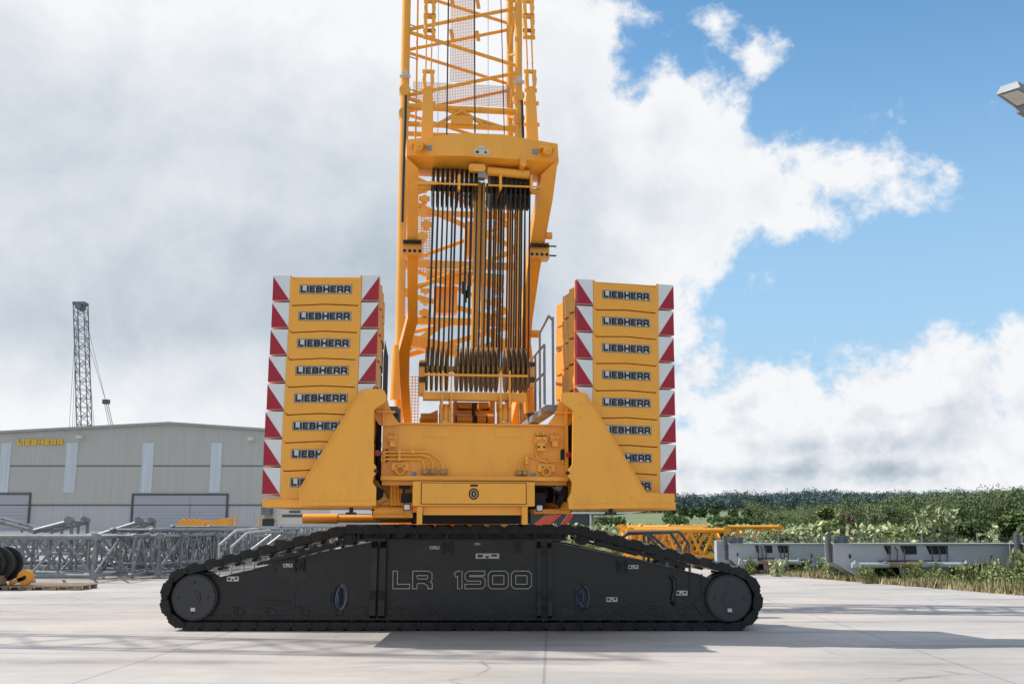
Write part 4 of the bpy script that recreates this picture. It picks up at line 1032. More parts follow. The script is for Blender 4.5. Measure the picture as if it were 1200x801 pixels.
b = MB(); p, q = L(508, 366, VN+.6), L(536, 336, VN+.6); b.box(p.x, q.x, VN+.6, VN+.9, p.z, q.z); p, q = L(545, 300, VN+.6), L(565, 260, VN+.6); b.box(p.x, q.x, VN+.6, VN+.9, p.z, q.z)
b.tube(L(500, 322, VN+.2), L(590, 330, VN+.2), .16, 16); b.bar(L(483, 400, -1), L(535, 412, -1), .3, .22); b.bar(L(610, 400, -1), L(560, 412, -1), .3, .22)
bsub(b, 'foot_winch', M['yellow'])
# lower end: bright strut of the A-frame beside the left chord
b = MB(); b.tube(L(463, 468, .8), L(466, 405, .8), .115, 16); bsub(b, 'foot_sleeve', M['yellow'])
# black electric cables hanging along the boom
for x0, x1, m_, r_ in ((525.5, 523.5, 'rope', .016), (556, 556.5, 'rope', .016), (587, 591, 'rope', .010), (514, 513, 'galv', .006), (572, 572, 'galv', .006)):
    b = MB(); p, q = L(x0, 0, -.6), L(x1, 158, -.6); d = (p-q); b.tube(q-d*.15, p+d*1.2, r_, 8); bsub(b, 'hoist_line', M[m_])
b = MB(); ps = [L(x, y, VN-.3) for x, y in ((475.5, 112), (475, 140), (473, 200), (471.5, 260))]; b.path(ps, .03, 8); bsub(b, 'cable', M['hose'])
b = MB(); ps = [L(x, y, VN-.3) for x, y in ((611.5, 118), (613, 158), (612, 215))]; b.path(ps, .03, 8); bsub(b, 'cable', M['hose'])
# ---------------- pendant bars above the head
def pendant(xb_, xt_):
    root_b = MB(); v = VHf+.45
    P0 = L(xb_, 160, v)
    def at(y): return L(xb_+(xt_-xb_)*(160-y)/160, y, v)
    def twin(y0, y1, sep=.07, w_=.04, th=.022):
        a, c = at(y0), at(y1)
        for s in (-1, 1): root_b.bar(a+Vector((s*sep, 0, 0)), c+Vector((s*sep, 0, 0)), th, w_*2.2)
    a, c = at(170), at(103); root_b.prism_y([(a.x-.10, a.z), (a.x+.10, a.z), (c.x+.085, c.z-.2), (c.x+.06, c.z), (c.x-.06, c.z), (c.x-.085, c.z-.2)], v-.06, v+.06)
    for y in (146, 121): p = at(y); root_b.tube((p.x-.13, v, p.z), (p.x+.13, v, p.z), .035, 10)
    o = spart(root_b, 'pendant_bar', M['yellow'])
    def link(y0, y1, kind):
        b = MB(); a, c = at(y0), at(y1)
        if kind:
            for s in (-1, 1): b.prism_y([(a.x+s*.055-.022, a.z-.0), (a.x+s*.055+.022, a.z), (a.x+s*.07+.03, (a.z+c.z)/2), (c.x+s*.055+.022, c.z), (c.x+s*.055-.022, c.z), (a.x+s*.07-.03, (a.z+c.z)/2)], v-.07, v+.07)
            for p in (a, c): b.tube((p.x-.105, v, p.z), (p.x+.105, v, p.z), .035, 10)
        else:
            for s in (-1, 1): b.bar(a+Vector((s*.045, 0, 0)), c+Vector((s*.045, 0, 0)), .02, .05, up=(0, 1, 0))
        b.build('pendant_link', M['yellow'], o)
    for y0, y1, k in ((106, 84, 1), (86, 74, 0), (76, 42, 0), (44, 36, 1), (36, 18, 1), (20, 2, 1), (4, -30, 0), (-28, -50, 1), (-50, -120, 0), (-118, -140, 1), (-140, -260, 0)): link(y0, y1, k)
pendant(500.5, 504); pendant(623.5, 618.5)

# ---------------- access platforms with railings beside the body
b = MB(); p0 = L(661, 489, -5.3); 
z_ = L(650, 492, -5.0).z
vs = [L(639, 497, -4.0), L(661, 477.5, -5.5)]
zt = L(655, 488, -5.5).z
xL_, xR_ = L(650, 488, -5.5).x, L(655.5, 488, -5.5).x
zp = L(652, 480, -5.45).z
xR_ = L(654, 480, -5.45).x; xL_ = L(640, 480, -5.45).x+.22
b.box(xL_-.22, xR_, -5.45, -2.0, zp-.02, zp+.08); platR = spart(b, 'access_platform', M['galv'])
b = MB()
for v in (-5.3, -4.3, -3.3, -2.4): b.tube((xL_-.22, v, zp+.1), (xL_-.22, v, zp+1.05), .02, 8)
for dz in (1.05, .6): b.tube((xL_-.22, -5.3, zp+dz), (xL_-.22, -2.4, zp+dz), .018, 8)
b.tube((xR_-.05, -5.3, zp+.1), (xR_-.05, -5.3, zp+1.5), .02, 8); b.tube((xR_-.05, -3.9, zp+.1), (xR_-.05, -3.9, zp+1.5), .02, 8); b.path([(xR_-.05, -5.3, zp+1.45), (xR_-.05, -4.9, zp+1.6), (xR_-.05, -3.9, zp+1.5)], .02, 8)
b.build('railing', M['galv'], platR)
b = MB(); zq = L(461, 482, -5.5).z; xq0, xq1 = L(455, 482, -5.5).x, L(468, 482, -5.5).x
b.prism_x([(-5.5, zq+.08), (-5.5, zq-.02), (-2.2, zq-.02), (-2.2, zq+.08)], xq0, xq1-.02); b.box(xq1-.02, xq1+.02, -5.5, -4.8, zq-.25, zq+.05); platL = spart(b, 'access_platform', M['darkgrey'])
b = MB(); p, q = L(448, 478, -4.4), L(455.5, 398, -4.4); b.prism_y([(p.x, p.z), (q.x, p.z), (q.x, p.z+.75*(q.z-p.z)), (q.x-.05, q.z-.05), (p.x+.02, q.z), (p.x-.0, q.z-.3)], -4.42, -2.6); b.build('side_screen', M['darkgrey'], platL)
# rear deck details at far right of gantry
b = MB(); b.tube(L(621, 482, -3.5), L(626, 500, -3.5), .08, 12); spart(b, 'exhaust_pipe', M['darkgrey'])
b = MB(); b.tube(L(619, 452, -3.5), L(621, 484, -3.5), .10, 12); spart(b, 'strut', M['yellow'])
# ================================================================== HALL
YH = 95.0
def HW(px, py, Y=YH): q = W(px, py, Y); return (q.x, q.z)
hall = empty('hall', (0, YH, 0), 0, 'large beige industrial hall with low gable roof and yellow lettering, roller doors at ground level', 'building')
def hb(name, x0, x1, y0, y1, d0, d1, m, par=hall):
    p, q = HW(x0, y1), HW(x1, y0); b = MB(); b.box(p[0], q[0], d0, d1, max(0, p[1]), q[1]); return b.build(name, m, par)
ax, azz = HW(199, 497); lx, lz = HW(-190, 518); rx, rz = HW(410, 511.5)
zlow = HW(100, 592)[1]
b = MB(); b.prism_y([(lx, zlow), (rx, zlow), (rx, rz), (ax, azz), (lx, lz)], 0, 45); wall = b.build('wall', M['hall'], hall)
b = MB(); b.box(lx+.02, rx-.02, .05, 44.9, 0, zlow-.003); b.build('base_wall', M['hall_low'], hall)
b = MB()
for a, c in (((lx-.3, lz), (ax, azz)), ((ax, azz), (rx+.3, rz))):
    b.prism_y([(a[0], a[1]+.003), (c[0], c[1]+.003), (c[0], c[1]+.22), (a[0], a[1]+.22)], -.35, 45.3)
b.build('roof', M['roof'], hall)
hb('cladding_joint', -190, 409, 545, 546.2, -.03, -.002, M['trim']); 
b = MB(); b.box(lx, rx, -.06, -.002, zlow, zlow+.1); b.build('cladding_joint', M['trim'], hall)
for x0, x1 in ((-82, -66), (-3, 14), (74, 92), (164, 181), (245, 261), (330, 346)): hb('rooflight_strip', x0, x1, 518.5, 577, -.05, -.002, M['hall_strip'])
def door(x0, x1, y0, split=None):
    p, q = HW(x0, 640), HW(x1, y0); b = MB(); b.box(p[0]-.15, p[0], -.12, .2, 0, q[1]+.15); b.box(q[0], q[0]+.15, -.12, .2, 0, q[1]+.15); b.box(p[0], q[0], -.12, .2, q[1], q[1]+.15); f = b.build('roller_door', M['trim'], hall)
    b = MB(); xs = [p[0]]+([HW(split, 600)[0]] if split else [])+[q[0]]
    for a, c in zip(xs[:-1], xs[1:]):
        z = 0.02
        while z < q[1]-.02: b.box(a+.04, c-.04, -.04, .045, z, min(z+.28, q[1]-.01)); z += .3
    b.build('shutter', M['shutter'], f)
door(-35, 35, 579); door(153, 266, 580, 222.5)
p, q = HW(20.5, 521), HW(74.5, 514.6); main, _ = text_mb('LIEBHERR', p[0], p[1], q[0]-p[0], q[1]-p[1], -.02, t=.3, gap=.2, depth=.12); main.build('lettering', M['sign_yellow'], hall)
for x, y in ((97, 513), (296.5, 515)):
    c = HW(x, y); b = MB(); b.box(c[0]-.28, c[0]+.2, -.9, -.35, c[1]-.1, c[1]+.16); b.bar((c[0], -.01, c[1]), (c[0], -.6, c[1]+.05), .08, .08); b.build('floodlight', M['plate_white'], hall)
for x in (-20, 199, 340): # downpipes / flashings
    c = HW(x, 560); b = MB(); b.box(c[0]-.02, c[0]+.02, -.02, -.001, zlow+.12, HW(x, 505)[1]-.3); b.build('cladding_joint', M['trim'], hall) if x != 199 else None

# canopy building far right behind crane
YC = 88
cb_ = empty('canopy_building', (0, YC, 0), 0, 'low flat roofed building with white roof edge and glass front, behind the crane', 'building')
def cbx(name, x0, x1, y0, y1, d0, d1, m, par=cb_):
    p, q = W(x0, y1, YC), W(x1, y0, YC); b = MB(); b.box(p.x, q.x, d0, d1, max(0, p.z), q.z); return b.build(name, m, par)
p = W(322, 601.5, YC); q = W(738, 594, YC); e_ = W(780, 594.5, YC)
b = MB(); b.prism_y([(p.x, p.z), (q.x, p.z), (e_.x, q.z-.05), (e_.x-.1, q.z+.05), (p.x, q.z+.05)], 0, 14); b.build('roof', M['white'], cb_)
for k in range(12):
    x0 = 455+k*20; x1 = x0+19
    cbx('window', x0, x1, 602.5, 640, 1.0, 1.1, M['glass'])
b = MB(); b.box(p.x+.5, W(450, 600, YC).x, 1.0, 13, 0, p.z-.01); b.box(W(450, 600, YC).x, W(697, 600, YC).x, 1.15, 13, 0, p.z-.01); b.build('wall', M['hall_low'], cb_)
for x in (692.5, 640, 580, 520): cbx('post', x-.8, x+.8, 602, 640, .3, .45, M['white'])

# ================================================================== LATTICE SECTIONS
def lattice_mb(Ln, w_, h_, r, rb, bay):
    """returns chords list and bracing along +x"""
    ch = [MB().tube((0, sy*w_/2, z), (Ln, sy*w_/2, z), r, 8) for sy in (-1, 1) for z in (r, h_-r)]
    br = MB(); n_ = max(2, round(Ln/bay)); d = Ln/n_
    for k in range(n_):
        x0, x1, xm = k*d, (k+1)*d, (k+.5)*d
        for sy in (-1, 1): br.tube((x0, sy*w_/2, r), (xm, sy*w_/2, h_-r), rb, 6, cap=False); br.tube((xm, sy*w_/2, h_-r), (x1, sy*w_/2, r), rb, 6, cap=False)
        for z in (r, h_-r): br.tube((x0, -w_/2, z), (xm, w_/2, z), rb, 6, cap=False); br.tube((xm, w_/2, z), (x1, -w_/2, z), rb, 6, cap=False)
    for x in (0, Ln):
        for sy in (-1, 1): br.tube((x, sy*w_/2, r), (x, sy*w_/2, h_-r), rb*1.15, 6)
        for z in (r, h_-r): br.tube((x, -w_/2, z), (x, w_/2, z), rb*1.15, 6)
        br.tube((x, -w_/2, r), (x, w_/2, h_-r), rb, 6)
    lug = MB()
    for x, s in ((0, -1), (Ln, 1)):
        for sy in (-1, 1):
            for z in (r, h_-r):
                lug.tube((x+s*.02, sy*w_/2-.07, z), (x+s*.02, sy*w_/2+.07, z), r*1.5, 10); lug.tube((x+s*.10, sy*w_/2-.05, z), (x+s*.10, sy*w_/2+.05, z), r*1.1, 10)
    return ch, br, lug
def lattice_thing(name, spec, m, mlug):
    ch, br, lug = lattice_mb(*spec); root = empty(name)
    for c in ch: c.build('chord', m, root)
    br.build('bracing', m, root); split_build(lug, 'end_lug', mlug, root, .06); return root
def place(root, x, y, z, rz, label, cat, group, ry=0., first=False):
    o = root if first else copy_tree(root); o.location = (x, y, z); o.rotation_euler = (0, ry, rz); tag(o, label, cat, group or None); return o
LG = 'grey lattice sections laid out in the yard'
sA = lattice_thing('lattice_section', (11.5, 2.0, 1.30, .075, .042, 1.9), M['lattice_grey'], M['galv'])
sB = lattice_thing('lattice_section', (9.0, 1.35, 1.22, .055, .034, 1.15), M['lattice_grey'], M['galv'])
sC = lattice_thing('lattice_section', (6.0, 1.5, 1.32, .055, .036, 1.0), M['lattice_grey'], M['galv'])
# front big one whose right end is at px 112
e0 = G(112, 682)
place(sA, e0.x-11.5, e0.y+1.0, .12, R(-1), 'large grey lattice section lying nearest the camera at the left edge of the yard', 'boom section', LG, first=True)
place(sA, e0.x-10.4, e0.y+4.0, .12, R(-3), 'grey lattice section directly behind the nearest one at the left edge', 'boom section', LG)
place(sA, e0.x-10.0, e0.y+8.0, .12, R(2), 'third grey lattice section back from the camera at the far left', 'boom section', LG)
# rows whose axis runs away from the camera, ends stepping back to the right
ends = [(128, 679), (152, 677), (176, 673.5), (199, 669.5), (221, 666.5), (243, 663), (264, 659.5), (284, 656.5), (303, 653.5), (322, 651.5), (341, 650)]
names = ['first', 'second', 'third', 'fourth', 'fifth', 'sixth', 'seventh', 'eighth', 'ninth', 'tenth', 'eleventh']
for k, (px, py) in enumerate(ends):
    p = G(px, py); place(sB if k % 2 else sC, p.x, p.y, .1+.14*((k*5) % 3), R(86+(k*37 % 9)-4), f'grey lattice section seen end-on, {names[k]} from the left in the receding row', 'boom section', LG, first=(k < 2))
# rear rows lying across
rows = [(40, 652, 0, 'sA'), (140, 648, 2, 'sB'), (215, 646, -2, 'sB'), (300, 643.5, 1, 'sB'), (20, 645, -1, 'sB')]
rl = ['long grey lattice section lying crosswise at the back on the far left', 'grey lattice section lying crosswise at the back under the wide roller door', 'grey lattice section lying crosswise at the back below the yellow beam', 'grey lattice section lying crosswise at the back beside the black track', 'short grey lattice section lying crosswise at the back near the left roller door']
for k, (px, py, a, s_) in enumerate(rows):
    p = G(px, py); place(sA if s_ == 'sA' else sB, p.x-4.5, p.y, .1, R(a), rl[k], 'boom section', LG)
# leaning tubular frames on top
def lean_frame(x0, y0, x1, y1, Y, label):
    a, c = W(x0, y0, Y), W(x1, y1, Y); root = empty('support_frame', (a.x, Y, 0), 0, label, 'crane part')
    d = Vector((c.x-a.x, 0, c.z)); A = Vector((0, 0, a.z))
    for s in (0, 1.3): MB().tube(A+Vector((0, s, 0)), d+Vector((0, s, 0)), .09, 12).build('long_tube', M['lattice_grey'], root)
    b = MB()
    for t in (.1, .45, .95): q = A.lerp(d, t); b.tube(q, q+Vector((0, 1.3, 0)), .05, 8)
    for s in (0, 1.3): b.tube(d+Vector((0, s, 0)), Vector((d.x+.1, s, .1)), .06, 8); b.tube(A.lerp(d, .75)+Vector((0, s, 0)), Vector((d.x-.3, s, .1)), .05, 8); b.tube(d+Vector((-.08, s-.1, .04)), d+Vector((-.08, s+.1, .04)), .14, 12)
    b.tube(A, Vector((0, 0, .1)), .05, 8); b.tube(A+Vector((0, 1.3, 0)), Vector((0, 1.3, .1)), .05, 8)
    b.build('cross_tube', M['lattice_grey'], root); return root
lean_frame(40, 622, 84, 610.5, 34.5, 'grey tubular frame sloping up above the nearest lattice section')
lean_frame(115, 627, 166, 611, 37.5, 'grey tubular frame with round lugs sloping up in front of the wide door')
lean_frame(-20, 606, 40, 622, 44, 'grey tubular frame sloping down from the left edge of the photo')
# a short upright bundle at 170-185
# pallet with reel and yellow pulley at left edge
p = G(45, 690)
pal = empty('pallet', (p.x, p.y, 0), 0, 'flat wooden pallet on the concrete in front of the grey lattice section', 'pallet')
for k in range(7): b = MB(); b.box(-1.35, 1.35, -.55+k*.17, -.42+k*.17, .095, .118); b.build('board', M['wood'], pal)
for y in (-.5, 0, .5): b = MB(); b.box(-1.35, 1.35, y-.05, y+.05, .075, .094); b.build('stringer', M['wood'], pal); b = MB(); [b.box(x-.07, x+.07, y-.06, y+.06, 0.001, .0745) for x in (-1.28, -.64, 0, .64, 1.28)]; b.build('block', M['wood'], pal)
q = W(32, 679, p.y)
pul = empty('pulley', (q.x, p.y-.1, .119), 0, 'small yellow rope pulley lying on the wooden pallet', 'pulley')
b = MB(); b.tube((0, -.08, .2), (0, .08, .2), .2, 24); b.bar((-.4, 0, .05), (0, 0, .18), .16, .1); b.build('cheek', M['yellow_far'], pul); MB().tube((0, -.1, .2), (0, .1, .2), .05, 12).build('hub', M['dark'], pul)
q = W(-4, 665, p.y-.3)
reel = empty('hook_block', (q.x, p.y-.3, 0), 0, 'black steel hook block standing on edge at the left edge of the photo', 'hook block')
def disc(b, y0, y1, r, cx=0, cz=.8): b.tube((cx, y0, cz), (cx, y1, cz), r, 36)
for y0, y1, cx in ((-.35, -.28, -.1), (-.02, .05, .1), (.3, .37, .2)):
    b = MB(); disc(b, y0, y1, .46, cx-.12, .66); o = b.build('side_cheek', M['hose'], reel)
b = MB(); b.tube((-.12, -.4, .66), (.0, .45, .66), .12, 18); disc(b, -.25, -.05, .38, -.1, .66); disc(b, .08, .27, .38, .03, .66); b.box(-.5, .1, -.4, .45, .001, .15); b.build('sheave', M['sheave'], reel)
b = MB(); b.box(-.6, .25, -.38, .1, .152, .38); b.build('timber', M['wood'], reel)

# yellow beam far left
q = G(237, 640); Yb = 62
a, c = W(207, 619.5, Yb), W(235, 609, Yb)
yb = empty('yellow_frame', (a.x, Yb, 0), 0, 'yellow crane frame stored in front of the wide roller door', 'crane part')
s = (W(268, 610, Yb).x-a.x)
b = MB(); b.prism_y([(0, a.z-.9), (s*.52, a.z-.9), (s*.55, a.z+.1), (s*.50, c.z), (s*.05, c.z-.05), (0, c.z-.15)], 0, 1.4); b.build('box_beam', M['yellow_far'], yb)
b = MB(); b.prism_y([(s*.56, a.z+.12), (s, a.z-.1), (s, c.z+.1), (s*.9, c.z+.12), (s*.56, c.z-.1)], .1, 1.2)
for t in (.1, .2, .3, .4): b.tube((s*t, -.02, c.z-.02), (s*t, .3, c.z-.02), .1, 8)
b.build('arm', M['yellow_far'], yb); b = MB(); b.box(.2, .5, .2, 1.2, 0, a.z-.902); b.box(s*.4, s*.45, .2, 1.2, 0, a.z-.902); b.box(s*.9, s*.95, .2, 1.1, 0, a.z-.05); b.build('trestle', M['darkgrey'], yb)
for x, lab in ((276.5, 'thin orange post standing right of the yellow frame'), (304.5, 'orange post standing just left of the counterweights')):
    q = W(x, 603, 58); o = empty('marker_post', (q.x, 58, 0), 0, lab, 'post'); MB().tube((0, 0, 0), (0, 0, q.z), .05, 8).build('pole', M['yellow_far'], o); b = MB(); b.box(-.16, .16, -.04, .04, q.z-.9, q.z-.8); b.build('arm', M['yellow_far'], o)
# dark railing across lattice top (long galvanised beam in px 165-330 y 621)
# white truck behind the left stack
YT = 33
tr = empty('truck', (W(309, 600, YT).x, YT, 0), 0, 'white truck parked behind the crane, its cab showing below the left counterweights', 'truck')
def tx(px): return W(px, 600, YT).x-tr.location.x
def tz(py): return W(320, py, YT).z
b = MB(); b.cbox(0, tx(372), 0, 2.3, tz(614), tz(593), .06); b.build('cab', M['plate_white'], tr)
b = MB(); b.box(tx(331), tx(371), -.02, -.001, tz(605.5), tz(602.5)); b.box(tx(339), tx(352), -.022, -.002, tz(600.5), tz(598)); b.build('window', M['glass'], tr)
b = MB(); b.box(tx(308.5), tx(320), -.3, -.03, tz(603), tz(589)); o = b.build('louvre', M['darkgrey'], tr)
b = MB(); [b.box(tx(309), tx(319.5), -.33, -.301, tz(602.4)+.055*k, tz(602.4)+.03+.055*k) for k in range(6)]; b.build('slat', M['galv'], o)
b = MB(); b.box(tx(309.5), tx(322), -.2, -.02, tz(616), tz(607.5)); b.box(tx(322), tx(372), .1, 2.1, .7, 1.25); b.build('chassis', M['hose'], tr)
for x in (.7, 1.5):
    b = MB(); b.tube((x, -.05, .48), (x, .25, .48), .48, 24); w_ = b.build('wheel', M['hose'], tr); MB().tube((x, -.07, .48), (x, -.051, .48), .25, 16).build('rim', M['galv'], w_)
# machinery box near 380-445, white panel
# handrail frames behind the track
def rail(pts_list, Y, label, m, r=.028):
    base = W(pts_list[0][0][0], 640, Y); root = empty('handrail', (base.x, Y, 0), 0, label, 'railing')
    for k, pts in enumerate(pts_list):
        P = [W(x, y, Y) for x, y in pts]; P = [Vector((p.x-base.x, .0+.45*(k % 2), p.z)) for p in P]
        P.append(Vector((P[-1].x, P[-1].y, 0))); 
        MB().path(P, r, 8).build('tube_rail', m, root)
    return root
rail([[(303,619),(277,621),(257,638),(257,660)], [(311,621),(284,624),(265,641),(265,660)]], 24.2, 'pale bent tube handrail rising behind the left slope of the track', M['steel'])
rail([[(318,626),(286,650),(285,662)], [(324,627),(293,650),(292,662)]], 24.0, 'pair of pale diagonal grab rails beside the bent handrail', M['steel'])
rail([[(728,630),(738,623.5),(805,622.5),(814,636),(815,665)][0:1]+[(736,623.5),(796,622.5),(807,637),(808,662)], [(730,631),(739,625),(789,623.5),(801,641),(802,665)], [(755,623.5),(754,660)], [(763,623.5),(763,660)], [(757,625),(781,650),(782,662)], [(764,625),(793,650),(794,662)]], 24.2, 'dark tubular handrail frame behind the right slope of the track', M['darkgrey'], .032)

# yellow lattice sections right
LY = 'yellow lattice sections stored beyond the yard'
sY = lattice_thing('lattice_section', (8.5, 1.7, 1.35, .11, .06, 1.5), M['yellow_far'], M['yellow_far'])
sX = lattice_thing('lattice_section', (3.9, 1.6, 1.3, .10, .06, 1.0), M['yellow_far'], M['yellow_far'])
place(sX, W(737, 640, 44).x, 44, .30, R(1), 'yellow lattice section in front of the stored yellow group, under the dark handrail', 'boom section', LY, first=True)
place(sX, W(731, 640, 48).x, 48, .38, R(-2), 'yellow lattice section second in the stored group behind the handrail', 'boom section', LY)
place(sX, W(765, 640, 52).x, 51, .45, R(50), 'yellow lattice section turned endwise at the back of the stored group', 'boom section', LY)
for k, (x, Y, lab) in enumerate(((838, 58, 'end of a yellow lattice section reaching right over the bushes'), (775, 60, 'yellow lattice section continuing left of the one over the bushes'))):
    sZ = W(x, 620, Y)
    if k: continue
    place(sY, W(911, 620, Y).x-8.6, Y, .40, 0, lab, 'boom section', LY, first=True)
# trestle under it: legs
for k, x in enumerate((868, 895)):
    q = W(x, 620, 58); t_ = empty('trestle', (q.x, 58, 0), 0, ['yellow trestle under the reaching lattice section, nearer the bush', 'yellow trestle under the far right end of the lattice section'][k], 'trestle')
    b = MB(); b.bar((-.7, 0, 0), (-.3, 0, .36), .12, .12); b.bar((.7, 0, 0), (.3, 0, .36), .12, .12); b.box(-.6, .6, -.7, .7, .30, .39); b.build('leg', M['yellow_far'], t_)

# red loader arm
Yr = 60; a, c = W(633, 614, Yr), W(650, 601, Yr)
o = empty('loader_arm', (a.x, Yr, 0), 0, 'orange red loading arm standing behind the crane under its right side', 'crane part')
b = MB(); b.bar((-1.2, 0, a.z-1.0), (c.x-a.x+.2, 0, c.z+.1), .5, .55); b.build('arm', M['orange'], o); b = MB(); b.bar((1.0, .8, a.z-.6), (c.x-a.x+1.0, .8, c.z), .3, .3); b.build('arm', M['orange'], o); b = MB(); b.box(-1.8, -.6, -.4, 1.2, 0, a.z-.9); b.build('base', M['darkgrey'], o)

# ================================================================== grey outrigger beams right
def outrigger(px0, px1, Y, label, flip=False):
    a, c = W(px0, 660, Y), W(px1, 660, Y); Ln = c.x-a.x; zt = W(px0, 637.3, Y).z
    root = empty('outrigger_beam', (a.x, Y, 0), 0, label, 'crane part')
    Hh = zt-.12; z0 = .12
    P = [(0, zt), (Ln, zt), (Ln, z0+Hh*.45), (Ln*.98, z0+Hh*.38), (Ln*.86, z0), (Ln*.80, z0+.02), (Ln*.80, z0+Hh*.42), (Ln*.62, z0+Hh*.42), (Ln*.62, z0), (Ln*.36, z0), (Ln*.34, z0+Hh*.42), (Ln*.16, z0+Hh*.42), (Ln*.155, z0), (Ln*.12, z0+.03), (Ln*.0, z0+Hh*.45)]
    b = MB(); b.prism_y(P, 0, .03); b.prism_y([(x, z+.001) for x, z in P], .9, .93); b.build('side_web', M['part_grey'], root)
    b = MB(); b.box(-.02, Ln+.02, -.06, .99, zt+.002, zt+.03); b.build('top_plate', M['part_grey'], root)
    b = MB()
    for t0, t1 in ((.27, .31), (.36, .45), (.50, .62)): b.prism_y([(Ln*t0, zt-.04), (Ln*t1, zt-.04), (Ln*t1, zt-.30), (Ln*(t0+.02), zt-.30)], -.008, -.001)
    b.box(Ln*.08, Ln*.09, -.03, -.002, zt-.42, zt-.3); b.box(Ln*.85, Ln*.86, -.03, -.002, zt-.48, zt-.34); b.box(Ln*.16, Ln*.8, .35, .5, z0, z0+Hh*.4)
    b.build('opening_shade', M['dark'], root)  # flat dark shapes stand in for shaded cutouts of the web
    zc = zt-.62 if Hh > .8 else zt-.5
    b = MB(); b.tube((Ln*.08, -.22, zc), (Ln*.28, -.22, zc), .085, 16); b.tube((Ln*.45, -.22, zc), (Ln*.72, -.22, zc), .09, 16); b.tube((Ln*.72, -.22, zc), (Ln*.76, -.22, zc), .055, 12)
    for t in (.1, .26, .47, .7): b.box(Ln*t-.03, Ln*t+.03, -.3, -.001, zc-.05, zc+.14)
    cy = b.build('hydraulic_cylinder', M['part_grey'], root)
    MB().tube((Ln*.28, -.22, zc), (Ln*.45, -.22, zc), .07, 12).build('piston_rod', M['wood'], cy)
    b = MB()
    for k in range(4): b.path([(Ln*(.22+.03*k), -.25, zc+.12), (Ln*(.30+.04*k), -.3, zc+.14), (Ln*(.5+.02*k), -.28, zc+.13)], .016, 6)
    for t in (.29, .33, .37, .52, .56, .6): b.path([(Ln*t, -.05, zt-.06), (Ln*(t+.008), -.12, zt-.2), (Ln*(t-.004), -.2, zc+.1)], .02, 6)
    b.tube((Ln*.76, -.22, zc), (Ln*.84, -.1, zc+.02), .04, 8); b.build('hose', M['hose'], root)
    for t in ((-.012, .03) if flip else (.0, .055)):
        pass
    b = MB(); b.tube((-.10, .2, zt-.55), (-.10, .2, zt+.30), .09, 16); b.tube((.22, .3, zt+.03), (.22, .3, zt+.25), .13, 16); b.tube((.50, .5, zt+.03), (.50, .5, zt+.25), .13, 16); b.build('jack_stub', M['darkgrey'], root)
    b = MB(); b.box(Ln*.12, Ln*.155, -.1, 1.0, 0, z0-.003); b.box(Ln*.45, Ln*.53, -.1, 1.0, 0, z0-.003); b.box(Ln*.82, Ln*.86, -.1, 1.0, 0, z0-.003); split_build(b, 'support_block', M['wood'], root)
    return root
outrigger(978, 1194, 32.2, 'long grey steel outrigger beam with hydraulic cylinder, nearest the right edge')
outrigger(855, 968, 37.5, 'grey steel outrigger beam with black openings, left of the longer one')
outrigger(1202, 1420, 31.0, 'grey outrigger beam cut off by the right edge of the photo')
Yx = 39; q = W(846, 633, Yx); o = empty('cabinet', (q.x, Yx, 0), 0, 'narrow pale grey cabinet standing left of the outrigger beams', 'cabinet')
b = MB(); b.cbox(-.2, .24, 0, .5, .02, q.z, .015); b.build('housing', M['part_grey'], o); b = MB(); b.box(-.15, .18, -.012, -.001, .3, q.z-.1); b.build('door', M['part_grey'], o); b = MB(); b.box(.08, .12, -.03, -.013, .65, .8); b.build('handle', M['plate_white'], o)
q = W(859, 634, 37.8); o = empty('jack_pad', (q.x, 37.8, 0), 0, 'dark round jack stub rising at the left end of the shorter outrigger beam', 'jack'); b = MB(); b.tube((0, .4, 0), (0, .4, W(859, 629, 37.8).z), .22, 16); b.build('cylinder', M['darkgrey'], o); b = MB(); b.box(-.3, .3, .1, .7, 0.001, .08); b.build('foot', M['darkgrey'], o)
# wire fence
fx = [(840, 46), (885, 45), (912, 44), (963, 43), (1024, 42), (1080, 41.5), (1145, 41), (1215, 40.5), (1290, 40)]
fen = empty('fence', (0, 0, 0), 0, 'thin wire mesh fence with slim posts behind the grey outrigger beams', 'fence')
pts_f = []
for px, Y in fx:
    q = W(px, 624, Y); pts_f.append((q.x, Y)); MB().tube((q.x, Y, 0), (q.x, Y, q.z+.02), .03, 8).build('post', M['galv'], fen)
b = MB()
for (x0, y0), (x1, y1) in zip(pts_f[:-1], pts_f[1:]):
    for k in range(7): z = .15+k*.18; b.tube((x0, y0, z), (x1, y1, z), .005, 4, cap=False)
    for k in range(14): t = k/14; x, y = x0+(x1-x0)*t, y0+(y1-y0)*t; b.tube((x, y, .1), (x, y, 1.3), .004, 4, cap=False)
b.build('wire_mesh', M['galv'], fen)

# ================================================================== street lamp (top right)
Yl = 14.0
a = W(1167.5, 111, Yl)
lamp = empty('street_lamp', (a.x, a.y, 0), R(40), 'pale flat lamp head reaching in at the top right corner', 'street lamp')
b = MB(); z = a.z
lo = [(0, 0), (0, -.34), (1.0, -.40), (1.0, .06)]; hi = [(.07, -.04), (.07, -.28), (.95, -.33), (.95, 0)]
b.add([(x, y, z) for x, y in lo]+[(x, y, z+.13) for x, y in hi], [(3,2,1,0) if False else (0,1,2,3),(7,6,5,4),(0,4,5,1),(1,5,6,2),(2,6,7,3),(3,7,4,0)]); hd = b.build('lamp_head', M['galv'], lamp)
b = MB(); b.add([(.05, -.05, z-.008), (.05, -.28, z-.008), (.62, -.31, z-.008), (.62, -.02, z-.008)], [(0, 1, 2, 3)]); b.build('lens', M['plate_white'], hd)
b = MB(); b.box(.66, .98, -.37, .02, z-.10, z-.001); b.build('gear_box', M['galv'], hd)
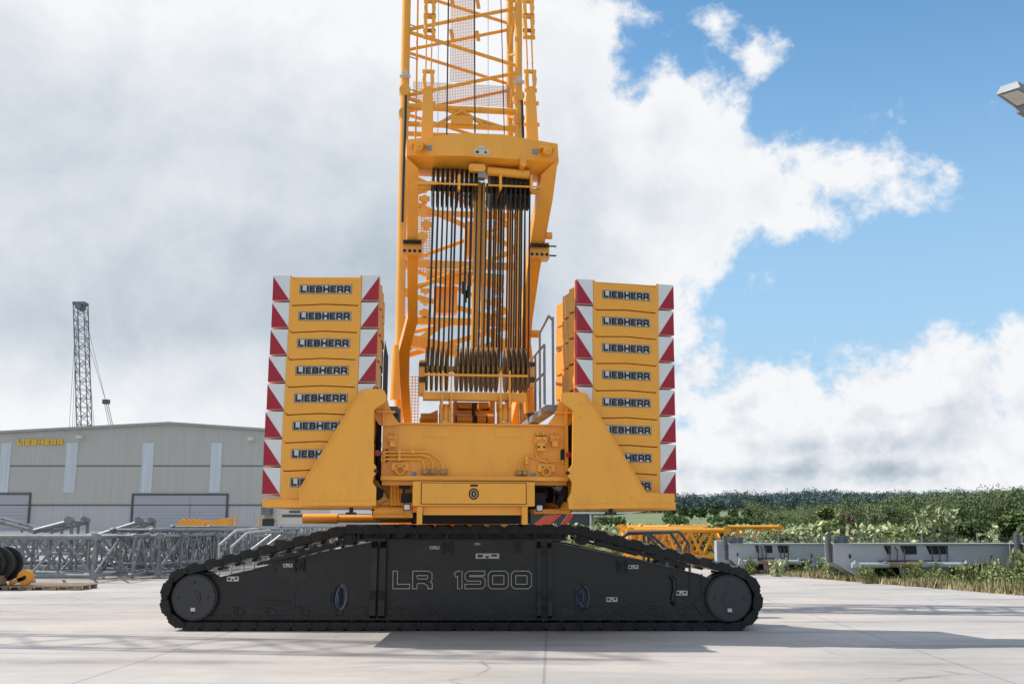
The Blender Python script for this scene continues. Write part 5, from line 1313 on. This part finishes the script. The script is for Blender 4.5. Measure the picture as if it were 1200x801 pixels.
b = MB(); b.tube((.95, -.17, z+.05), (2.2, -.17, z-.2), .045, 10); b.build('bracket', M['galv'], lamp)
MB().tube((2.2, -.17, 0), (2.2, -.17, z-.1), .1, 16, .055).build('pole', M['galv'], lamp)

# neighbouring boom standing left of the frame, whose lattice shadow falls over the yard
nb_ = lattice_thing('lattice_mast', (25, 1.5, 1.5, .05, .035, 2.6), M['lattice_grey'], M['galv'])
place(nb_, -20.5, 18.2, 0, 0, 'grey lattice mast standing upright left of the photo', 'mast', None, ry=-PI/2, first=True)

# ================================================================== distant crane
Yd = 150
def D(px, py): q = W(px, py, Yd); return Vector((q.x, 0, q.z))
t0, t1 = D(94, 355), D(103, 520); base_x = t1.x
dc = empty('distant_crane', (base_x, Yd, 0), 0, 'dark grey lattice boom crane rising behind the hall on the left', 'crane')
def dl(px, py): q = D(px, py); q.x -= base_x; return q
tp = dl(94.5, 356); bt = dl(104, 545); bt = Vector((bt.x, 0, 6)); hw = .78
b = MB(); n_ = 22
cs = [(-hw, -hw), (hw, -hw), (hw, hw), (-hw, hw)]
for cx, cy in cs: MB().tube(bt+Vector((cx, cy, 0)), tp+Vector((cx, cy, 0)), .085, 6).build('chord', M['haze_grey'], dc)
for k in range(n_):
    A0, B0 = bt.lerp(tp, k/n_), bt.lerp(tp, (k+1)/n_)
    for i in range(4):
        (xa, ya), (xb_, yb_) = cs[i], cs[(i+1) % 4]
        if k % 2: xa, ya, xb_, yb_ = xb_, yb_, xa, ya
        b.tube(A0+Vector((xa, ya, 0)), B0+Vector((xb_, yb_, 0)), .045, 5, cap=False); b.tube(A0+Vector((xa, ya, 0)), A0+Vector((xb_, yb_, 0)), .04, 5, cap=False)
b.build('bracing', M['haze_grey'], dc)
b = MB(); b.box(tp.x-.9, tp.x+.9, -.8, .8, tp.z-.2, tp.z+.2); b.tube((tp.x, -.9, tp.z-.5), (tp.x, .9, tp.z-.5), .5, 12); b.build('boom_head', M['haze_grey'], dc)
b = MB()
for x0, y0, x1, y1 in ((101, 375, 124, 470), (103, 400, 124, 470), (88.5, 380, 80, 520), (90, 375, 84, 520), (100, 372, 112, 520), (91, 372, 87, 520)): b.tube(dl(x0, y0), dl(x1, y1), .03, 5)
b.tube(dl(124, 470), dl(135, 520), .05, 6); b.tube(dl(126, 470), dl(137, 520), .05, 6); b.tube(dl(122, 470), dl(132, 520), .04, 6); b.build('stay_rope', M['galv'], dc)
b = MB(); b.box(dl(121, 470).x, dl(128, 470).x, -.4, .4, dl(124, 473).z, dl(124, 468).z); b.build('stay_block', M['darkgrey'], dc)
b = MB(); b.box(-3.5, 4.5, -3, 3, 1.6, 4); b.tube((0, 0, .9), (0, 0, 1.6), 1.6, 20); b.build('upper_carriage', M['yellow_far'], dc)
for y in (-3.2, 2.2): b = MB(); b.prism_y([(-4.5, .2), (-4, 0), (4, 0), (4.5, .2), (4.5, .9), (4, 1.15), (-4, 1.15), (-4.5, .9)], y, y+1); b.build('crawler', M['hose'], dc)

# ================================================================== VEGETATION
def cards(centers, sizes, ratio=1.6, up=0., N=None):
    n_ = len(centers); a = RNG.normal(size=(n_, 3)); a[:, 2] += up; a /= np.linalg.norm(a, axis=1)[:, None]
    r_ = RNG.normal(size=(n_, 3)); 
    if N is not None: a = np.cross(N, a); a /= np.linalg.norm(a, axis=1)[:, None]; r_ = N
    c = np.cross(a, r_); c /= np.linalg.norm(c, axis=1)[:, None]
    s = sizes[:, None]; A = a*s*ratio/2; B_ = c*s/2
    V = np.stack([centers-A, centers-A*.1+B_, centers+A, centers-A*.1-B_], 1).reshape(-1, 3)
    Fq = np.arange(n_*4).reshape(-1, 4); return V, Fq
def crown_n(P, c, r_, k=.55):
    N = (P-c)/r_; N = N/np.maximum(np.linalg.norm(N, axis=1), .2)[:, None]; N = N+RNG.normal(size=P.shape)*k*.6; N /= np.linalg.norm(N, axis=1)[:, None]; return N
def crown_pts(cx, cy, cz, rx, ry, rz, n_, clumps, cr=.34):
    """clump centres through ellipsoid shell, leaves inside clumps"""
    d = RNG.normal(size=(clumps, 3)); d /= np.linalg.norm(d, axis=1)[:, None]; rr = RNG.uniform(.35, 1, clumps)**.6
    cc = d*rr[:, None]*np.array([rx, ry, rz])*.78
    idx = RNG.integers(0, clumps, n_); sz = RNG.uniform(.6, 1.25, clumps)*cr
    o = RNG.normal(size=(n_, 3)); o /= np.linalg.norm(o, axis=1)[:, None]; o *= (RNG.uniform(.4, 1, n_)**.5)[:, None]
    P = cc[idx]+o*sz[idx][:, None]*np.array([rx, ry, rz])
    return P+np.array([cx, cy, cz])
def tree(name, x, y, h, wd, m, label, cat='tree', group=None, n_=2500, leaf=.3, trunk=.25, z0=0., shape=1.0, clumps=26):
    root = empty(name, (x, y, z0), 0, label, cat, group)
    b = MB(); th = h*trunk; r0 = max(.06, h*.02)
    b.tube((0, 0, -.3), (wd*.02, 0, th), r0, 8, r0*.75); b.tube((wd*.02, 0, th), (0, 0, h*.8), r0*.75, 7, r0*.2)
    for k in range(6):
        a = k*1.05+x; zz = th+(h*.55-th)*k/6; b.tube((0, 0, zz), (math.cos(a)*wd*.33, math.sin(a)*wd*.33, zz+h*.22), r0*.4, 5, r0*.1)
    b.build('trunk', M['bark'], root)
    cz = (h+th*.7)/2; P = crown_pts(0, 0, cz, wd/2, wd/2, (h-th*.7)/2, n_, clumps)
    V, Fq = cards(P, RNG.uniform(.6, 1.3, n_)*leaf, N=crown_n(P, np.array([0, 0, cz-.15*h]), np.array([wd/2, wd/2, (h-th*.7)/2]), 1.)); npmesh('crown', V, Fq, m, root); return root
# hills: polar terrain
def interp(x, xs, ys): return np.interp(x, xs, ys)
azs = lambda px: (np.asarray(px)-600)/F
farC = ([-900, 300, 600, 700, 790, 850, 900, 955, 1000, 1100, 1200, 1350, 1700], [590, 586, 584, 582.5, 581.5, 579, 577, 572, 575.5, 575, 575, 573, 580])
nearC = ([-900, 600, 760, 830, 880, 950, 1020, 1100, 1200, 1350, 1700], [606, 606, 604.5, 604.5, 603, 598.5, 594.5, 588.5, 581.5, 578, 582])
def hgt(px, Y):
    hf = (617-interp(px, *farC))/F*1600-21; hn = (617-interp(px, *nearC))/F*720-np.interp(px, [860, 930], [0, 12])
    k = np.interp(Y, [0, 140, 330, 420, 720, 900, 1100, 1600, 1900, 2600], [0, 0, 0, .35, 1, .75, .5, 0, 0, 0]); f = np.interp(Y, [0, 700, 1000, 1600, 2000, 2600], [0, 0, .35, 1, .8, .4])
    return np.maximum(np.maximum(hn, .1)*k, 0)+hf*f*1.0
pxs = np.linspace(-900, 1700, 120); Ys = np.array([110, 140, 200, 260, 330, 380, 420, 480, 560, 640, 720, 800, 900, 1000, 1150, 1300, 1450, 1600, 1800, 2100, 2600])
PX, YY = np.meshgrid(pxs, Ys); H_ = hgt(PX, YY); XX = azs(PX)*YY*1.0
H_[0, :] = -.003
V = np.stack([XX, YY, H_+.0], -1).reshape(-1, 3); nx = len(pxs)
Fq = np.array([[j*nx+i, j*nx+i+1, (j+1)*nx+i+1, (j+1)*nx+i] for j in range(len(Ys)-1) for i in range(nx-1)])
M['field'] = mat('hill_meadow', (.17, .20, .085), .9, var=.3, scale=.02, dirt=(.10, .13, .05), dscale=.008, damt=.8)
hills = npmesh('hills', V, Fq, M['field']); tag(hills, kind='structure')
def hz(px, Y): return float(hgt(np.array([px]), np.array([Y]))[0])
def wood(name, n_trees, px0, px1, Y0_, Y1_, size, leaf, per, m, label, dens=None):
    C_ = []; allN = []
    px = RNG.uniform(px0, px1, n_trees*2); Y = RNG.uniform(Y0_, Y1_, n_trees*2)
    if dens is not None: keep = dens(px, Y); px, Y = px[keep], Y[keep]
    px, Y = px[:n_trees], Y[:n_trees]; H = hgt(px, Y); X = azs(px)*Y
    allP = []; allS = []
    for x, y, z in zip(X, Y, H):
        s = size*RNG.uniform(.7, 1.3); P = crown_pts(x, y, z+s*.55, s*.5, s*.5, s*.60, per, 12, .36); allP.append(P); allN.append(crown_n(P, np.array([x, y, z+s*.3]), np.array([s*.5, s*.5, s*.62]), .9)); allS.append(RNG.uniform(.6, 1.3, per)*leaf)
    V, Fq = cards(np.concatenate(allP), np.concatenate(allS), 1.25, N=np.concatenate(allN)); o = npmesh(name, V, Fq, m); tag(o, label, 'woodland', None, 'stuff'); return o
wood('distant_wood', 2600, 560, 1500, 1150, 1660, 17, 1.7, 140, M['leaf_far'], 'dark forest, tinted bluish for haze, covering the farthest hill')
wood('hillside_wood', 1500, 860, 1500, 430, 760, 12, .62, 380, M['leaf_wood'], 'dense mixed wood covering the nearer hillside on the right', dens=lambda px, Y: (px > 866+(760-Y)*.42+np.sin(Y*.05)*12))
wood('hedgerow', 260, 640, 960, 405, 430, 3.0, .5, 120, M['leaf_mid'], 'low hedge running across the pale meadow', dens=lambda px, Y: (np.sin(px*.09)+np.sin(px*.031) > -.2))
tn = [(797, 640, 'leaf_dark'), (806, 650, 'leaf_mid'), (818, 640, 'leaf_dark'), (835, 620, 'leaf_dark'), (856, 630, 'leaf_mid'), (872, 645, 'leaf_dark'), (781, 650, 'leaf_mid')]
tl = ['tree just right of the counterweights at the foot of the far hill', 'small pale tree, second from the counterweights in the field row', 'round dark tree in the middle of the field row', 'largest round dark tree of the field row', 'mid green tree right of the largest in the field row', 'dark tree at the right end of the field row', 'half hidden tree at the left end of the field row']
for (px, Y, mm), lab in zip(tn, tl):
    tree('field_tree', azs(px)*Y, Y, [8.5, 7, 8.5, 11, 7, 8, 8][tn.index((px, Y, mm))], [8, 6, 9, 9.5, 7.5, 8, 9][tn.index((px, Y, mm))], M[mm], lab, group='trees in a row across the field', n_=900, leaf=.9, trunk=.12, z0=hz(px, Y))
# bushes behind the beams
def bush(px, Y, wpx, toppy, m, label, n_=2600, leaf=.13, name='bush', up=0, clumps=22):
    x = azs(px)*Y; h = W(px, toppy, Y).z; wd = wpx/F*Y
    return tree(name, x, Y, h, wd, M[m], label, 'bush', 'bushes beyond the yard edge', n_, leaf, .08, clumps=clumps)
bush(838, 46, 52, 613, 'leaf_bush', 'light green bush left of the cabinet in front of yellow sections', 3800, .14)
bush(820, 50, 40, 622, 'leaf_mid', 'low green bush beside the yellow lattice sections', 2000)
bush(872, 52, 60, 628, 'leaf_pale', 'low pale scrub behind the cabinet', 2500)
bush(905, 54, 60, 620, 'leaf_bush', 'scrubby bush behind the shorter outrigger beam', 2500)
bush(964, 70, 44, 592, 'leaf_bush', 'tall yellow green bush behind the gap between the beams', 3800, .22)
bush(986, 75, 28, 598, 'leaf_red', 'reddish brown tree behind the beams', 2600, .22)
bush(1008, 66, 34, 620, 'leaf_mid', 'low rounded bush right of the reddish tree', 2000, .16)
bush(1045, 58, 50, 612, 'leaf_bush', 'low green bush left of the pale willow', 2600, .16)
bush(1125, 60, 60, 606, 'leaf_mid', 'green bush right of the pale willow', 3000, .18)
bush(1150, 90, 40, 612, 'leaf_bush', 'low bush between the willow and the leafy tree at the right edge', 1800, .2)
tree('leafy_tree', azs(1190)*47, 47, W(1190, 589, 47).z, 60/F*47, M['leaf_mid'], 'leafy green tree at the right edge behind the fence', 'tree', None, 6000, .17, .12, clumps=34)
bush(930, 62, 50, 618, 'leaf_pale', 'pale scrub left of the tall yellow green bush', 2400, .16)
# willow with upright wands
def wand_shrub(px, Y, wpx, toppy, label, nw=46, m='leaf_pale', name='willow_shrub', leaf=.16, nl=46):
    x = azs(px)*Y; h = W(px, toppy, Y).z; wd = wpx/F*Y; root = empty(name, (x, Y, 0), 0, label, 'shrub'); b = MB(); P = []
    for k in range(nw):
        a = RNG.uniform(0, 2*PI); s_ = RNG.uniform(.05, .55); hh = h*RNG.uniform(.5, 1.02); tx_, ty_ = math.cos(a)*wd*s_, math.sin(a)*wd*s_*.7
        p1 = Vector((tx_*.4, ty_*.4, hh*.5)); p2 = Vector((tx_, ty_, hh)); b.tube((tx_*.1, ty_*.1, 0), p1, .02, 4, .014, False); b.tube(p1, p2, .014, 4, .004, False)
        for j in range(nl):
            t = RNG.uniform(.12, 1); q = Vector((tx_*.1, ty_*.1, 0)).lerp(p1, t*2) if t < .5 else p1.lerp(p2, t*2-1); P.append((q.x+RNG.normal()*.07, q.y+RNG.normal()*.07, q.z+RNG.normal()*.06))
    b.build('stem', M['bark'], root); P = np.array(P); V, Fq = cards(P, RNG.uniform(.5, 1.2, len(P))*leaf, 2.4, up=.9); npmesh('leaves', V, Fq, M[m], root, crown_n(P, np.array([0, 0, h*.35]), np.array([wd/2, wd/2, h*.5]), .9)); return root
wand_shrub(1090, 48, 52, 594, 'pale willow shrub with upright wands behind the long outrigger beam', 60)
wand_shrub(1066, 46, 30, 612, 'smaller wispy shrub left of the pale willow', 22)
wand_shrub(1190, 29.0, 30, 645, 'tall weedy shrub at the right end of the long outrigger beam', 26, 'leaf_bush', 'weed_clump', .07, 40)
wand_shrub(970, 34.5, 34, 650, 'pale weed clump between the two outrigger beams', 30, 'leaf_pale', 'weed_clump', .06, 50)
# verge grass and weeds along the concrete edge
def verge(name, n_, wmin, wmax, h, m, label, bl=.02, cl=.0):
    t = RNG.uniform(-.5, 2.1, n_); off = RNG.uniform(wmin, wmax, n_)**1.0; nrm = Vector((dA.y, -dA.x, 0)) if dA.y > 0 else Vector((-dA.y, dA.x, 0))
    if nrm.x < 0: nrm = -nrm
    bx, by = A_.x+(B_.x-A_.x)*t, A_.y+(B_.y-A_.y)*t
    m_edge = np.where(t < 0, 0, 0); x = bx+nrm.x*off+RNG.normal(size=n_)*.12; y = by+nrm.y*off+RNG.normal(size=n_)*.12
    dn = np.sin(x*1.7+y*.9)+np.sin(x*.6-y*2.1)+np.sin(y*3.1)*.6; keep = dn > cl-1.2*RNG.random(n_); x, y = x[keep], y[keep]; k = len(x)
    hh = h*RNG.uniform(.35, 1.2, k)*(1+.5*np.clip((dn[keep])/2, -.5, 1)); a = RNG.uniform(0, 2*PI, k); lean = RNG.uniform(0, .5, k)*hh; b_ = RNG.uniform(.6, 1.4, k)*bl
    P = np.stack([x, y, np.zeros(k)], 1); wv = np.stack([-np.sin(a), np.cos(a), np.zeros(k)], 1)*b_[:, None]; lv = np.stack([np.cos(a)*lean, np.sin(a)*lean, hh], 1)
    V = np.stack([P-wv, P+wv, P+lv*.6+wv*.7, P+lv], 1).reshape(-1, 3); Fq = np.arange(k*4).reshape(-1, 4); NN = RNG.normal(size=(k, 3))*.45+np.array([0, -.2, .9]); NN /= np.linalg.norm(NN, axis=1)[:, None]
    o = npmesh(name, V, Fq, m, None, np.repeat(NN, 4, axis=0)); tag(o, label, 'grass', None, 'stuff'); return o
verge('verge_grass', 17000, .0, 2.6, .24, M['grass'], 'green weeds and grass along the edge of the concrete', .022, .2)
verge('dry_grass', 26000, -.1, 2.0, .17, M['grass_dry'], 'short dry straw coloured grass at the concrete edge', .02, -1.5)
verge('tall_grass', 16000, 2.0, 12, .6, M['grass'], 'taller grass around the outrigger beams', .03, .4)
def weeds(n_, label):
    P = []; 
    for k in range(n_):
        t = RNG.uniform(-.1, 1.6); off = RNG.uniform(.5, 2.2); x = A_.x+(B_.x-A_.x)*t+abs(dA.y)*off; y = A_.y+(B_.y-A_.y)*t+abs(dA.x)*off; h = RNG.uniform(.2, .75)
        for j in range(40): z = RNG.uniform(.03, h); P.append((x+RNG.normal()*.13*(1.2-z/h), y+RNG.normal()*.13, z))
    V, Fq = cards(np.array(P), RNG.uniform(.03, .09, len(P)), 1.4); NN = RNG.normal(size=(len(P), 3))*.5+np.array([0, -.2, .8]); NN /= np.linalg.norm(NN, axis=1)[:, None]; o = npmesh('leafy_weeds', V, Fq, M['leaf_bush'], None, np.repeat(NN, 4, axis=0)); tag(o, label, 'weeds', None, 'stuff')
weeds(170, 'leafy green weeds growing in front of the outrigger beams')
# scrub strip further back
def scrub(n_, px0, px1, Y0_, Y1_, h, m, label, name):
    px = RNG.uniform(px0, px1, n_); Y = RNG.uniform(Y0_, Y1_, n_); X = azs(px)*Y; z = RNG.uniform(.0, 1, n_)*h*(.4+.6*np.abs(np.sin(px*.11+Y*.3)))
    V, Fq = cards(np.stack([X, Y, z], 1), RNG.uniform(.1, .3, n_), 1.6, .5); NN = RNG.normal(size=(n_, 3))*.5+np.array([0, 0, .8]); NN /= np.linalg.norm(NN, axis=1)[:, None]; o = npmesh(name, V, Fq, m, None, np.repeat(NN, 4, axis=0)); tag(o, label, 'scrub', None, 'stuff')
scrub(26000, 640, 1450, 62, 110, 1.9, M['leaf_pale'], 'pale scrubby meadow growth beyond the fence', 'scrub')
scrub(16000, 640, 1450, 46, 62, 1.0, M['grass'], 'rough grass beyond the fence', 'rough_grass')

# loose parts among the sections
random.seed(21)
for k, (px, py, lab) in enumerate(((60, 668, 'short stack of grey tubes lying inside the nearest lattice section'), (175, 660, 'stack of grey tubes lying low among the receding sections'), (120, 652, 'stack of grey tubes further back left of the wide door'), (250, 654, 'stack of grey tubes in front of the yellow frame'))):
    p = G(px, py); o = empty('tube_stack', (p.x, p.y, 0), R(random.uniform(-6, 6)), lab, 'tubes')
    for j in range(7):
        r_ = .07; MB().tube((-1.8+random.uniform(-.3, .2), (j % 4)*.16, .12+r_+(j//4)*.14), (1.8+random.uniform(-.3, .3), (j % 4)*.16, .12+r_+(j//4)*.14), r_, 8).build('tube', M['lattice_grey' if j % 3 else 'darkgrey'], o)
    for x in (-1.2, 1.2): b = MB(); b.box(x-.06, x+.06, -.15, .7, .001, .119); b.build('timber', M['wood'], o)

for k, (px, Y, wpx, ty, lab, mm) in enumerate(((1005, 31.2, 26, 662, 'green weed clump under the left end of the long outrigger beam', 'leaf_bush'), (1060, 30.6, 30, 664, 'leafy weed clump below the middle of the long hydraulic cylinder', 'leaf_bush'),
        (1120, 29.9, 26, 658, 'tall thin weed clump below the right part of the long hydraulic cylinder', 'leaf_bush'), (905, 35.5, 26, 657, 'weed clump in front of the shorter outrigger beam', 'leaf_pale'), (872, 36.6, 22, 652, 'weed clump right of the cabinet', 'leaf_bush'), (1158, 29.4, 24, 654, 'straggly weed clump near the right end of the long outrigger beam', 'leaf_pale'))):
    wand_shrub(px, Y, wpx, ty, lab, 13, mm, 'weed_clump', .06, 24)
